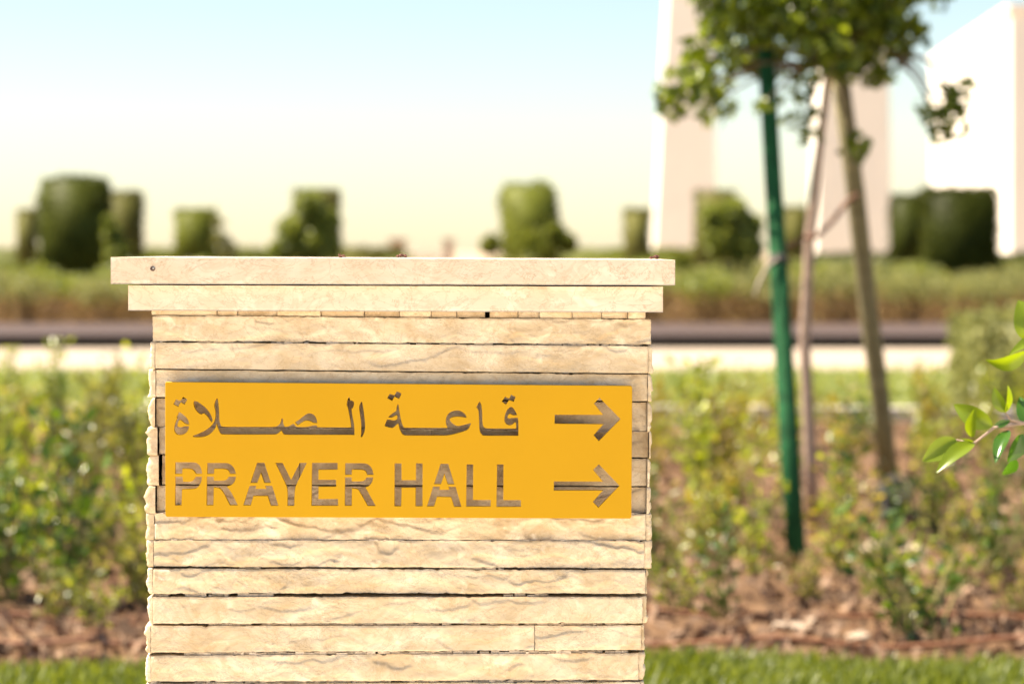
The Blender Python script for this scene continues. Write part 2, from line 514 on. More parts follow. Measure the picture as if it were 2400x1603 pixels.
# ------------------------------------------------------------------ clipped trees and hedges
def shell_points(n, hx, hy, z0, z1, rng, rnd=0.15, deep=0.16, lump=0.05, seed=0):
    """points in the outer layer of a rounded block standing on z0"""
    out = []
    hz = (z1 - z0) / 2
    areas = np.array([hy * hz, hy * hz, hx * hz, hx * hz, hx * hy * 1.0])
    side = rng.choice(5, size=n, p=areas / areas.sum())
    u = rng.uniform(-1, 1, n); w = rng.uniform(-1, 1, n)
    d = np.abs(rng.normal(0, deep, n))
    d = np.where(rng.random(n) < 0.08, -rng.uniform(0.0, 0.05, n), d)      # stray shoots
    for i in range(n):
        s = side[i]
        if s < 2: p = [(-1 if s == 0 else 1) * hx, u[i] * hy, w[i] * hz]
        elif s < 4: p = [u[i] * hx, (-1 if s == 2 else 1) * hy, w[i] * hz]
        else: p = [u[i] * hx, w[i] * hy, hz]
        p = Vector(p)
        # round the corners
        q = Vector((max(min(p.x, hx - rnd), -hx + rnd), max(min(p.y, hy - rnd), -hy + rnd), max(min(p.z, hz - rnd), -hz)))
        dv = p - q
        if dv.length > rnd:
            p = q + dv.normalized() * rnd
        nrm = dv.normalized() if dv.length > 1e-6 else Vector((0, 0, 1))
        p = p - nrm * d[i] + nrm * lump * 2.2 * noise.noise(p * 2.3 + Vector((seed * 5.1, 0, 0)))
        out.append((p.x, p.y, p.z + z0 + hz))
    return np.array(out)

def topiary(name, px0, px1, ytop, Y, mat, label, n=3500, rnd=0.06, lump=0.018, cat='topiary', leaf=0.075, zbase=0.45, group='clipped topiary trees along the far bed', deep=0.06, dr=1.0):
    a, b = at(px0, ytop, Y), at(px1, ytop, Y)
    hx = (b.x - a.x) / 2; hy = hx * dr
    cx = (a.x + b.x) / 2
    zt = a.z
    seed = int(px0)
    rng = np.random.default_rng(seed)
    e = empty(name, (cx, Y + hy, 0))
    pts = shell_points(n, hx, hy, zbase, zt, rng, min(rnd, hx * 0.9), deep, lump, seed)
    k = 0.90
    core = box_data(-hx * k, hx * k, -hy * k, hy * k, zbase + 0.1, zt - 0.09)
    add('crown', leaves_mesh('crown', pts, leaf, rng, 0.2, core, 0.6), mat, e)
    tv, tf = tube([(0, 0, -0.03), (0.02, 0, zbase * 0.6), (0, 0.01, zbase + 0.3)], [0.10, 0.085, 0.07], 9)
    add('trunk', mesh('trunk', tv, tf), M['bark_brown'], e)
    tag(e, label, cat, group)
    return e

TB, TD, TN, TL = M['leaf_topiary_brown'], M['leaf_topiary_dark'], M['leaf_topiary'], M['leaf_loose']
topiary('clipped_tree', 36, 80, 490, 52, TB, 'narrow brownish clipped tree at the far left, leftmost of all', 1800)
topiary('clipped_tree', 84, 246, 412, 40, TD, 'tall dark clipped tree with rounded top, biggest one at the left', 8000, rnd=0.24, lump=0.05, zbase=0.3, deep=0.10, dr=0.8)
topiary('clipped_tree', 244, 327, 448, 46, TB, 'brownish square-topped clipped tree just right of the tall dark one', 2600)
topiary('clipped_tree', 407, 499, 489, 50, TN, 'green square clipped tree above the left end of the pillar cap', 2600)
topiary('clipped_tree', 684, 792, 444, 52, TB, 'square brown clipped tree behind a loose leafy bush', 3000)
topiary('clipped_tree', 1175, 1308, 428, 44, TN, 'olive clipped tree with domed top right of the pillar middle', 6000, rnd=0.30, lump=0.05, zbase=0.3, deep=0.10)
topiary('clipped_tree', 1465, 1524, 489, 50, TB, 'slim brownish clipped tree above the right end of the pillar cap', 2000)
topiary('clipped_tree', 1632, 1726, 444, 54, TB, 'square dark clipped tree in front of the slim tower', 2400)
topiary('clipped_tree', 1838, 1896, 484, 52, TB, 'small olive clipped tree showing between green stake and trunk', 1800)
topiary('clipped_tree', 2094, 2172, 456, 44, TD, 'dark narrow clipped tree right of the wooden stake', 2600)
topiary('clipped_tree', 2178, 2344, 440, 40, TD, 'very dark broad clipped tree in front of the pale building', 7500, zbase=0.15, dr=0.9)

def loose_bush(name, spec, Y, label, mat, group, leaf=0.11, trunk=True, seed=1, cat='bush'):
    """leafy mass made of clumps: spec = (px, py, r_px, n)"""
    rng = np.random.default_rng(seed)
    cx = sum(s[0] for s in spec) / len(spec)
    base = at(cx, HY, Y); base = Vector((base.x, Y, 0))
    P = []
    for px, py, r, n in spec:
        c = at(px, py, Y) - base
        rr = r / F * Y
        d = rng.normal(size=(n, 3)); d /= np.linalg.norm(d, axis=1)[:, None]
        P.append(np.array(c) + d * (rr * rng.random(n) ** 0.45)[:, None])
    P = np.concatenate(P)
    P[:, 2] = np.maximum(P[:, 2], 0.03)
    e = empty(name, base)
    add('foliage', leaves_mesh('foliage', P, leaf, rng, 0.25, None, 0.6), mat, e)
    parts = [tube([(0, 0, -0.03), (0.01, 0, 0.35), (0.03, 0.02, 0.8)], [0.05, 0.04, 0.02], 7)]
    for px, py, r, n in spec:
        c = at(px, py, Y) - base
        parts.append(tube([(0, 0, 0.3), c * 0.55 + Vector((0, 0, 0.1)), c], [0.03, 0.02, 0.008], 6))
    tv, tf = merge(parts)
    add('branches', mesh('branches', tv, tf), M['bark_brown'], e)
    tag(e, label, cat, group)
    return e

loose_bush('leafy_bush', [(725, 480, 38, 500), (765, 520, 35, 500), (690, 545, 45, 700), (745, 575, 55, 900), (655, 590, 30, 350)], 38, 'loose bright leafy bush in front of the square brown clipped tree', TL, 'loose bushes in front of clipped trees', seed=3)
loose_bush('leafy_bush', [(1670, 510, 32, 500), (1720, 500, 38, 600), (1690, 560, 48, 900), (1745, 580, 45, 800), (1760, 530, 30, 400)], 35, 'loose bright leafy bush beside the green stake, before the slim tower', TL, 'loose bushes in front of clipped trees', seed=4)
loose_bush('leafy_bush', [(262, 550, 24, 260), (275, 590, 32, 420), (255, 520, 16, 120)], 38, 'pale leafy bush at the right flank of the tall dark clipped tree', TL, 'loose bushes in front of clipped trees', seed=5)
loose_bush('leafy_bush', [(1150, 575, 26, 300), (1330, 570, 26, 320), (1240, 590, 60, 800), (1300, 545, 26, 300)], 42, 'low leafy bush around the foot of the domed clipped tree', M['leaf_topiary'], 'loose bushes in front of clipped trees', seed=6)
loose_bush('leafy_bush', [(515, 520, 16, 60), (520, 560, 22, 120), (535, 590, 25, 160)], 46, 'thin grey bush right of the green square clipped tree', M['leaf_grey'], 'loose bushes in front of clipped trees', seed=7)

def hedge(name, x0, x1, y0, y1, z1, mat, label, n, leaf=0.08, group=None, z0=0.02):
    rng = np.random.default_rng(int(abs(x0) * 100 + y0))
    cx, cy = (x0 + x1) / 2, (y0 + y1) / 2
    hx, hy = (x1 - x0) / 2, (y1 - y0) / 2
    pts = shell_points(n, hx, hy, z0, z1, rng, 0.1, 0.06, 0.03, int(y0))
    core = box_data(-hx + 0.07, hx - 0.07, -hy + 0.07, hy - 0.07, z0, z1 - 0.07)
    e = empty(name, (cx, cy, 0))
    add('foliage', leaves_mesh('foliage', pts, leaf, rng, 0.4, core, 0.6), mat, e)
    parts = [tube([(x, 0, -0.03), (x + 0.03, 0.02, z1 * 0.6)], [0.025, 0.015], 6) for x in np.arange(-hx + 0.3, hx - 0.2, 0.6)]
    tv, tf = merge(parts)
    tag(add('stems', mesh('stems', tv, tf), M['bark_brown'], e), kind='stuff')
    tag(e, label, 'hedge', group)
    return e

hedge('low_hedge', -16, -4.6, 55, 56, 1.16, TN, 'long low hedge at the foot of the clipped trees left of centre', 5000, 0.12)
hedge('low_hedge', 0.4, 5.0, 56, 57, 1.16, TN, 'low hedge between domed clipped tree and slim tower', 3000, 0.12)
hedge('low_hedge', 6.0, 16, 54, 55, 1.06, TD, 'dark low hedge at the feet of the towers and pale building', 5000, 0.12)
hedge('low_hedge', -5.2, -2.6, 58, 59, 1.20, TB, 'short brownish hedge left of the two small brown posts', 1500, 0.12)
hedge('clipped_hedge', 3.06, 6.2, 15.95, 17.0, 0.68, M['leaf_grey'], 'grey-green flat-topped hedge on the lawn at the right edge', 9000, 0.06)

# shrub belt on the granite terrace's far side (33 m on)
def belt_shrub(seed):
    rng = np.random.default_rng(seed)
    n = 620
    d = rng.normal(size=(n, 3)); d /= np.linalg.norm(d, axis=1)[:, None]
    p = d * (rng.random(n) ** 0.5)[:, None] * np.array([0.60, 0.5, 0.27]) + np.array([0, 0, 0.65])
    top = leaves_mesh('foliage', p, 0.085, rng, 0.3, None, 0.55)
    n2 = 620
    p2 = np.stack([rng.normal(0, 0.34, n2), rng.normal(0, 0.28, n2), rng.uniform(0.04, 0.58, n2)], axis=1)
    low = leaves_mesh('dry_foliage', p2, 0.07, rng, 0.3, None, 0.4)
    parts = []
    for k in range(14):
        a = rng.uniform(0, 6.28); r = rng.uniform(0.1, 0.45)
        parts.append(tube([(0.06 * math.cos(a), 0.06 * math.sin(a), -0.02), (r * 0.6 * math.cos(a), r * 0.6 * math.sin(a), 0.3), (r * math.cos(a), r * math.sin(a), 0.62)], [0.014, 0.011, 0.006], 5))
    tv, tf = merge(parts)
    return top, low, mesh('stems', tv, tf)
belt = [belt_shrub(s) for s in (11, 12, 13, 14)]
sheet('shrub_bed', -40, 40, 32.1, 60, 0.005, M['soil'])
rng0 = random.Random(5)
for row, (Y, zs) in enumerate(((32.9, 1.0), (34.8, 1.02), (37.0, 1.06), (39.0, 1.06))):
    half = Y * 1200 / F + 3.5
    x = -half
    while x < half:
        t, l, s = belt[rng0.randrange(4)]
        # the dark clipped trees are seen down to their feet: shrubs are lower there
        px = CX + x / Y * F
        k = zs * rng0.uniform(0.86, 1.08)
        e = empty('belt_shrub', (x, Y + rng0.uniform(-0.25, 0.25), 0.01))
        e.rotation_euler = (0, 0, rng0.uniform(0, 6.28))
        if (2180 < px < 2340 or 90 < px < 240): k *= 0.82
        e.scale = (k * 1.05, k * 1.05, k)
        grey = rng0.random() < 0.5
        o = bpy.data.objects.new('foliage', t)
        C.objects.link(o); o.parent = e
        if not t.materials: t.materials.append(None)
        o.material_slots[0].link = 'OBJECT'
        o.material_slots[0].material = M['leaf_grey'] if grey else TL
        add('dry_foliage', l, M['leaf_dry'], e)
        tag(add('stems', s, M['bark_brown'], e), kind='stuff')
        side = 'left' if px < 900 else 'right'
        rown = ('front', 'second', 'third', 'rearmost')[row]
        coln = 'grey-green' if grey else 'fresh green'
        tag(e, 'low %s shrub with brown stems, %s row of the belt %s of the pillar' % (coln, rown, side), 'shrub', '%s shrubs, %s row of the belt %s of the pillar' % (coln, rown, side))
        x += rng0.uniform(0.75, 1.15)

# ------------------------------------------------------------------ stone pillar
YS = 3.02            # nominal front plane of the split-face courses
SC = YS / 4.378      # metres per design metre of the pillar's relief
def wx(px, Y=YS): return (px - CX) / F * Y
def wz(py, Y=YS): return H - (py - HY) / F * Y

BASE = Vector((wx(935), YS + 0.27 * SC, 0.0))
pillar = empty('sign_pillar', BASE)
tag(pillar, 'square pillar of split pale limestone courses with overhanging cap slab', 'pillar')

def fbm(x, y, z, oct=4, lac=2.1, gain=0.5):
    s, a, t = 0.0, 1.0, 0.0
    for _ in range(oct):
        s += a * noise.noise(Vector((x, y, z)))
        t += a
        x *= lac; y *= lac; z *= lac; a *= gain
    return s / t

def scoops(seed, xl, xr, yt, yb, n):
    """flakes knocked off the face: centre, radii, depth, all in photo pixels / relief units"""
    r_ = random.Random(int(seed * 1013) + 5)
    out = []
    for _ in range(n):
        rx = r_.uniform(28, 120); ry = r_.uniform(10, 30)
        cy = r_.choice([yt + r_.uniform(-4, 14), yb + r_.uniform(-14, 6), r_.uniform(yt, yb)])
        out.append((r_.uniform(xl, xr), cy, rx, ry, r_.uniform(0.35, 1.0), r_.uniform(-0.25, 0.25)))
    return out

def split(px, py, seed, sc):
    """split-face relief, about -1..1: broad swells, flaked scoops with a sharp lip, fine grit"""
    x, z = px / 1300.0, py / 1300.0
    a = fbm(x * 5.0 + seed * 3.7, z * 13.0, seed * 1.3, 3)
    b = fbm(x * 16.0 + seed, z * 30.0, 4.0 + seed, 4)
    c = fbm(x * 60.0, z * 80.0, seed * 2.0, 3)
    wxn = noise.noise(Vector((x * 21, z * 30, seed + 3))) * 26 + noise.noise(Vector((x * 70, z * 90, seed + 5))) * 7
    wyn = noise.noise(Vector((x * 21, z * 30, seed + 13))) * 11 + noise.noise(Vector((x * 70, z * 90, seed + 15))) * 4
    g = 0.0
    for sx, sy, rx, ry, dp, tilt in sc:
        dx = (px + wxn - sx) / rx
        if -1 < dx < 1:
            dy = (py + wyn - sy + tilt * (px - sx)) / ry
            v = 1 - dx * dx - dy * dy
            if v > 0:
                g = max(g, dp * min(1.0, v * 2.6) * (0.75 + 0.25 * dy))
    return a * 0.8 + b * 0.5 + c * 0.24 - g * 0.75 + 0.1

def front_stone(name, xl, xr, ytl, ytr, ybl, ybr, yoff, amp, seed, mat, parent, depth=0.07, cell=2.5, edge=3.0, jit=0.8, round_=0.0016, coarse=False):
    yoff, amp, depth, round_ = yoff * SC, amp * SC, depth * SC, round_ * SC
    W, Hh = xr - xl, (ybl + ybr) / 2 - (ytl + ytr) / 2
    nx, nz = max(2, int(W / cell)), max(2, int(Hh / cell))
    if coarse: nx, nz = max(2, nx // 4), max(2, nz // 3)
    sc = scoops(seed, xl, xr, min(ytl, ytr), max(ybl, ybr), int(W / 1150 * (6 + amp / SC * 1300)) + 1)
    vs, fs = [], []
    for i in range(nx + 1):
        u = i / nx
        for j in range(nz + 1):
            t = j / nz
            jx = 0.0
            if i in (0, nx): jx = jit * 1.2 * noise.noise(Vector((seed, t * 5, i))) 
            px = xl + W * u + jx
            top = ytl + (ytr - ytl) * u + jit * noise.noise(Vector((px * 0.02, seed * 3.3, 1.0))) + jit * 0.6 * noise.noise(Vector((px * 0.11, seed * 3.3, 2.0)))
            bot = ybl + (ybr - ybl) * u + jit * noise.noise(Vector((px * 0.02, seed * 3.3, 5.0))) + jit * 0.6 * noise.noise(Vector((px * 0.11, seed * 3.3, 6.0)))
            # chips knocked out of the arrises
            top += 3.2 * jit * max(0.0, noise.noise(Vector((px * 0.055, seed * 7.7, 11.0))) - 0.30)
            bot -= 3.2 * jit * max(0.0, noise.noise(Vector((px * 0.055, seed * 7.7, 17.0))) - 0.30)
            py = top + (bot - top) * t
            X, Z = wx(px), wz(py)
            d = amp * split(px, py, seed, sc)
            e = min(u * W, (1 - u) * W, t * Hh, (1 - t) * Hh)
            if e < edge:
                k = (1 - e / edge)
                d = d * (1 - 0.5 * k) - k * k * round_ * (1 + 0.8 * noise.noise(Vector((px * 0.07, py * 0.07, seed))))
            vs.append((X - BASE.x, YS + yoff - d - BASE.y, Z))
    n = nz + 1
    for i in range(nx):
        for j in range(nz):
            fs.append((i * n + j, i * n + j + 1, (i + 1) * n + j + 1, (i + 1) * n + j))
    loop = [j for j in range(n)] + [i * n + nz for i in range(1, nx + 1)] + [nx * n + j for j in range(nz - 1, -1, -1)] + [i * n for i in range(nx - 1, 0, -1)]
    o0 = len(vs)
    yb = YS + yoff + depth - BASE.y
    for k in loop:
        vs.append((vs[k][0], yb, vs[k][2]))
    m = len(loop)
    for k in range(m):
        fs.append((loop[k], o0 + k, o0 + (k + 1) % m, loop[(k + 1) % m])[::-1])
    fs.append(tuple(range(o0, o0 + m)))
    me = mesh(name, vs, fs)
    ob = add(name, me, mat, parent)
    nf = nx * nz
    me.polygons.foreach_set('use_smooth', [k < nf for k in range(len(me.polygons))])
    return ob

def jag(seed, py, yt, yb, k=0.0):
    """broken outline: straight facets between a few random break points, about -1..1"""
    r_ = random.Random(int(seed * 977))
    n = r_.randint(3, 5)
    ts = [0.0] + sorted(r_.uniform(0.08, 0.92) for _ in range(n)) + [1.0]
    hs = [r_.uniform(-1.0, 0.4)] + [r_.uniform(-0.7, 1.0) for _ in range(n)] + [r_.uniform(-1.0, 0.6)]
    t = (py - yt) / (yb - yt) + k
    t = min(max(t, 0.0), 1.0)
    for a in range(len(ts) - 1):
        if t <= ts[a + 1]:
            f_ = (t - ts[a]) / max(1e-6, ts[a + 1] - ts[a])
            return hs[a] + (hs[a + 1] - hs[a]) * f_
    return hs[-1]

def side_stone(name, xi, xo, yt, yb, yoff, seed, parent, mat, length=0.5, amp=6.0):
    """stone of the flank: rough outer face, its end seen from the front; xi inner, xo outer photo column"""
    yoff, length = yoff * SC, length * SC
    sgn = 1 if xo > xi else -1
    nz, m, ny = 22, 6, 26
    vs, fs = [], []
    for j in range(nz + 1):
        t = j / nz
        py = yt + (yb - yt) * t
        rim = max(0, 1 - min(t, 1 - t) * (yb - yt) / 6.0)
        prof = amp * (jag(seed, py, yt, yb) + 0.5 * fbm(seed * 5.1, py * 0.15, 3.0, 3))
        xout = xo + sgn * (prof - rim * rim * 1.2)
        for i in range(m + 1):
            s = i / m
            px = xi + (xout - xi) * s
            d = SC * (0.003 * fbm(px * 0.05, py * 0.06, seed, 3) - 0.004 * max(0, (s - 0.55) / 0.45) ** 2 - 0.002 * rim * rim)
            vs.append((wx(px) - BASE.x, YS + yoff - d - BASE.y, wz(py)))
        for i in range(1, ny + 1):
            y = YS + yoff + 0.004 * SC + (length) * (i / ny) ** 1.4
            pr = amp * (jag(seed, py, yt, yb, 0.6 * fbm((y - YS) * 9, seed, 0, 2) * min(1, (y - YS) * 20)) + 0.5 * fbm(seed * 5.1 + (y - YS) * 30, py * 0.15, 3.0, 3))
            px = xo + sgn * (pr - rim * rim * 1.2)
            vs.append((wx(px) - BASE.x, y - BASE.y, wz(py)))
    n = m + ny + 1
    for j in range(nz):
        for i in range(n - 1):
            q = (j * n + i, j * n + i + 1, (j + 1) * n + i + 1, (j + 1) * n + i)
            fs.append(q if sgn < 0 else q[::-1])
    # inner wall, top and bottom
    a, b = 0, nz * n
    o0 = len(vs)
    yb_ = YS + yoff + length
    for j in (0, nz):
        vs.append((vs[j * n][0], yb_ - BASE.y, vs[j * n][2]))
    top = tuple(range(0, n)) + (o0,)
    bot = tuple(range(b, b + n)) + (o0 + 1,)
    fs.append(top[::-1] if sgn < 0 else top)
    fs.append(bot if sgn < 0 else bot[::-1])
    me = mesh(name, vs, fs)
    nf = nz * (n - 1)
    ob = add(name, me, mat, parent)
    me.polygons.foreach_set('use_smooth', [k < nf for k in range(len(me.polygons))])
    return ob

# course boundaries (photo rows): (left, right) of each joint, and gap below each course in px
J = [(739, 749), (801, 810), (866, 877), (933, 943), (1002, 1013), (1068, 1076), (1139, 1143), (1203, 1205), (1266, 1268),
     (1330, 1334), (1395, 1395), (1464, 1463), (1533, 1527), (1600, 1596), (1666, 1662), (1732, 1729), (1798, 1796), (1864, 1862), (1930, 1930), (1996, 1996), (2062, 2062), (2128, 2128), (2194, 2194), (2260, 2260), (2326, 2326), (2392, 2392), (2458, 2458), (2524, 2524), (2590, 2590), (2652, 2652)]
GAP = [1.5, 4.0, 3.5, 4.5, 1.6, 3.4, 3.2, 1.5, 1.5, 4.5, 8.0, 6.0, 7.0, 5.0] + [4] * 15 + [0]
XL = [357, 363, 364, 363, 369, 376, 364, 361, 359, 358, 358, 353, 353, 352, 352, 352, 352, 352, 352]
XR = [1526, 1519, 1518, 1517, 1521, 1517, 1515, 1514, 1510, 1514, 1506, 1503, 1497, 1501, 1500, 1500, 1500, 1500, 1500]
XLO = [None, 352, 345, 349, 344, 346, 341, 341, 343, 345, 345, 340, 341, 341, 341, 341, 341, 341, 341]
XRO = [None, 1530, 1528, 1526, 1527, 1525, 1525, 1527, 1528, 1518, 1517, 1512, 1511, 1511, 1511, 1511, 1511, 1511, 1511]
YOFF = [0.003, 0.000, 0.006, 0.018, 0.020, 0.019, 0.020, 0.006, 0.002, 0.001, -0.002, 0.000, 0.001, 0.0, 0.0, 0.0, 0.0, 0.0, 0.0]
AMP = [0.0062, 0.0052, 0.0036, 0.0035, 0.0042, 0.0042, 0.0040, 0.0105, 0.0095, 0.0080, 0.0046, 0.0042, 0.0058, 0.003, 0.003, 0.003, 0.003, 0.003, 0.003]
SPLIT = {4: [1010], 11: [1253], 5: [700], 3: [860], 14: [1000]}
nc = len(J) - 1
for lst in (XL, XR, XLO, XRO, YOFF, AMP):
    lst += [lst[-1]] * (nc - len(lst))
for c in range(nc):
    (tl, tr), (bl, br) = J[c], J[c + 1]
    gt_, gb_ = GAP[c] / 2, GAP[c + 1] / 2
    tl, tr, bl, br = tl + gt_, tr + gt_, bl - gb_, br - gb_
    cuts = [XL[c]] + SPLIT.get(c, []) + [XR[c]]
    for k in range(len(cuts) - 1):
        a = cuts[k] + (0.5 if k else 0)
        b = cuts[k + 1] - (0.5 if k < len(cuts) - 2 else 0)
        ua, ub = (a - XL[c]) / (XR[c] - XL[c]), (b - XL[c]) / (XR[c] - XL[c])
        front_stone('stone', a, b, tl + (tr - tl) * ua, tl + (tr - tl) * ub, bl + (br - bl) * ua, bl + (br - bl) * ub,
                    YOFF[c] + (0.0005 if k else 0), AMP[c], c * 3.17 + k * 11.3 + 1.0, M['stone'], pillar, jit=1.5 if GAP[c + 1] > 3.9 else 0.8, coarse=c > 13)
    if XLO[c]:
        side_stone('flank_stone', XL[c] - (5.0 if c == 5 else 0.8), XLO[c], tl - 1.2 - (2 if c == 3 else 0), bl + 1.2, 0.004 + 0.005 * noise.noise(Vector((c * 1.7, 0, 0))), c + 0.5, pillar, M['stone'])
        side_stone('flank_stone', XR[c] + 0.8, XRO[c], tr - 1.2, br + 1.2, 0.006 + 0.004 * noise.noise(Vector((c * 2.7, 3, 0))), c + 40.5, pillar, M['stone'], amp=3.5)
# dark core behind the joints, and the plain back courses
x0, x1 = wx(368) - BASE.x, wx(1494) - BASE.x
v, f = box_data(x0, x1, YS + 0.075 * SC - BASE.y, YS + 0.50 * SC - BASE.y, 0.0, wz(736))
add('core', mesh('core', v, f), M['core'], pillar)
for c in range(nc):
    bl = (J[c + 1][0] + J[c + 1][1]) / 2 - 1.5
    tl = (J[c][0] + J[c][1]) / 2 + 1.5
    v, f = box_data(x0 - 0.012 * (c % 2), x1 + 0.01 * (c % 3), YS + 0.503 * SC - BASE.y, YS + (0.545 + 0.006 * (c % 3)) * SC - BASE.y, wz(bl), wz(tl))
    add('back_stone', mesh('back_stone', v, f), M['stone'], pillar)

# mortar crumbs that bridge parts of the open joints
rm = random.Random(21)
def mortar_run(c, segs, rec=0.007, fill=0.9):
    parts = []
    for a, b in segs:
        x = a
        while x < b:
            w_ = rm.uniform(6, 26)
            x2 = min(b, x + w_)
            u = (x - XL[c]) / (XR[c] - XL[c])
            yj = J[c][0] + (J[c][1] - J[c][0]) * u
            g = max(GAP[c], 3) / 2 + 0.6
            lo = g * rm.uniform(0.5, 1.0)
            r = (rec + rm.uniform(-0.002, 0.004)) * SC
            vv, ff = box_data(wx(x) - BASE.x, wx(x2) - BASE.x, YS + r - BASE.y, YS + 0.06 * SC - BASE.y, wz(yj + g), wz(yj - g + (g - lo) * 2))
            vv = [(p[0], p[1] + (0.0015 * noise.noise(Vector(p) * 900)), p[2] + 0.0006 * noise.noise(Vector(p) * 700)) for p in vv]
            parts.append((vv, ff))
            x = x2 + (rm.uniform(1, 7) if rm.random() < 0.13 else -0.5)
    if parts:
        v, f = merge(parts)
        o = add('mortar', mesh('mortar', v, f), M['mortar'], pillar)
        o['kind'] = 'stuff'
mortar_run(1, [(356, 380), (418, 424), (460, 592), (633, 722), (764, 838), (880, 960), (975, 1010), (1030, 1092), (1112, 1160), (1220, 1505)])
mortar_run(4, [(380, 1500)], 0.012)
mortar_run(7, [(370, 1500)])
mortar_run(8, [(370, 1500)])
mortar_run(9, [(560, 610), (1060, 1180)])
mortar_run(10, [(360, 395), (432, 535), (556, 640), (1180, 1285)], 0.009)
mortar_run(11, [(488, 588), (612, 1058), (1085, 1125), (1140, 1215), (1230, 1468)], 0.008)
mortar_run(12, [(430, 1118), (1124, 1472)], 0.006)
mortar_run(13, [(352, 375), (455, 915), (945, 1380), (1400, 1460)], 0.008)

# thin row of spacer stones between the lower slab and the first course
cutx = [353, 507, 555, 648, 751, 853, 936, 1010, 1070, 1137, 1147, 1214, 1264, 1341, 1410, 1472, 1514]
for k in range(len(cutx) - 1):
    a, b = cutx[k] + 0.6, cutx[k + 1] - 0.6
    if cutx[k] == 1137: continue
    ua, ub = (a - 353) / 1173, (b - 353) / 1173
    front_stone('spacer_stone', a, b, 726 + 5 * ua, 726 + 5 * ub, 738.6 + 10 * ua, 738.6 + 10 * ub, 0.010 + 0.003 * ((k * 7) % 3 - 1), 0.0015, 60 + k, M['stone'], pillar, depth=0.06, cell=3.0, edge=2.0, jit=0.7)

# cap slabs
def slab(name, xl, xr, ytl, ytr, ybl, ybr, yf, yb, seed, jit=0.5):
    """honed slab, its front face at depth yf with slightly worn arrises"""
    nx, nz = 320, 14
    vs, fs = [], []
    W, Hh = xr - xl, (ybl + ybr) / 2 - (ytl + ytr) / 2
    for i in range(nx + 1):
        u = i / nx
        for j in range(nz + 1):
            t = j / nz
            px = xl + W * u
            nzz = lambda k: noise.noise(Vector((px * 0.012, seed, k))) * jit + noise.noise(Vector((px * 0.09, seed, k + 9))) * jit * 0.7
            top = ytl + (ytr - ytl) * u + nzz(1); bot = ybl + (ybr - ybl) * u + nzz(5)
            py = top + (bot - top) * t
            e = min(u * W, (1 - u) * W, t * Hh, (1 - t) * Hh)
            d = SC * 0.0006 * fbm(px * 0.02, py * 0.05, seed, 3)
            if e < 3: d -= SC * (1 - e / 3) ** 2 * (0.0012 + 0.001 * noise.noise(Vector((px * 0.05, py * 0.1, seed))))
            vs.append((wx(px, yf) - BASE.x, yf - d - BASE.y, wz(py, yf)))
    n = nz + 1
    for i in range(nx):
        for j in range(nz):
            fs.append((i * n + j, i * n + j + 1, (i + 1) * n + j + 1, (i + 1) * n + j))
    loop = [j for j in range(n)] + [i * n + nz for i in range(1, nx + 1)] + [nx * n + j for j in range(nz - 1, -1, -1)] + [i * n for i in range(nx - 1, 0, -1)]
    o0 = len(vs)
    for k in loop:
        vs.append((vs[k][0], yb - BASE.y, vs[k][2]))
    m = len(loop)
    for k in range(m):
        fs.append((loop[k], o0 + k, o0 + (k + 1) % m, loop[(k + 1) % m])[::-1])
    fs.append(tuple(range(o0, o0 + m)))
    me = mesh(name, vs, fs)
    ob = add(name, me, M['cap'], pillar)
    nf = nx * nz
    me.polygons.foreach_set('use_smooth', [k < nf for k in range(len(me.polygons))])
    return ob
CAPY = YS - 0.034 * SC
cap = slab('cap_slab', 259, 1582.5, 603, 609.5, 666, 669, CAPY, YS + 0.60 * SC, 3.0)
slab('lower_slab', 300, 1554, 669, 672.5, 728, 732.5, YS - 0.016 * SC, YS + 0.575 * SC, 7.0)
# worn bolt in the cap's front
c0 = at(358, 630, CAPY)
tv, tf = tube([(c0.x - BASE.x, CAPY - BASE.y + 0.01, c0.z), (c0.x - BASE.x, CAPY - BASE.y - 0.0012, c0.z)], 0.0030, 16)
bo = add('bolt', mesh('bolt', tv, tf), M['dark_metal'], cap)
tv, tf = ico((c0.x - BASE.x + 0.001, CAPY - BASE.y - 0.0012, c0.z + 0.0008), 0.0015, 3, 0.4, 2, (1, 0.5, 1))
add('bolt_head', mesh('bolt_head', tv, tf), M['steel'], cap)

# dried blossoms lying on the cap
def blossom(px, py, n, spread, label, seed):
    r_ = random.Random(seed)
    c = at(px, py, YS + 0.02)
    zc = at(px, 603 + 6.5 * (px - 259) / 1323, CAPY).z + 0.0008
    parts = []
    for k in range(n):
        parts.append(ico((r_.uniform(-spread, spread), r_.uniform(-0.004, 0.004), 0.0016 + r_.uniform(0, 0.004)), r_.uniform(0.0018, 0.0036), k + seed, 0.4, 2, (1.2, 1, 0.8)))
    parts.append(tube([(-spread, 0, 0.001), (0, 0.002, 0.003), (spread * 1.1, 0, 0.001)], 0.0007, 5))
    v, f = merge(parts)
    v = [Vector(p) * SC for p in v]
    o = add('dried_blossom', mesh('dried_blossom', v, f), M['dry'])
    o.location = (c.x, YS + 0.0, zc)
    tag(o, label, 'blossom', 'dried blossoms on the cap')
blossom(943, 601, 9, 0.008, 'dark dried blossom lying on the middle of the pillar cap', 2)
blossom(1533, 605, 5, 0.007, 'small pale-brown dried crumb near the right end of the cap', 5)
blossom(805, 603, 3, 0.006, 'tiny dried crumb on the cap left of the dark blossom', 8)

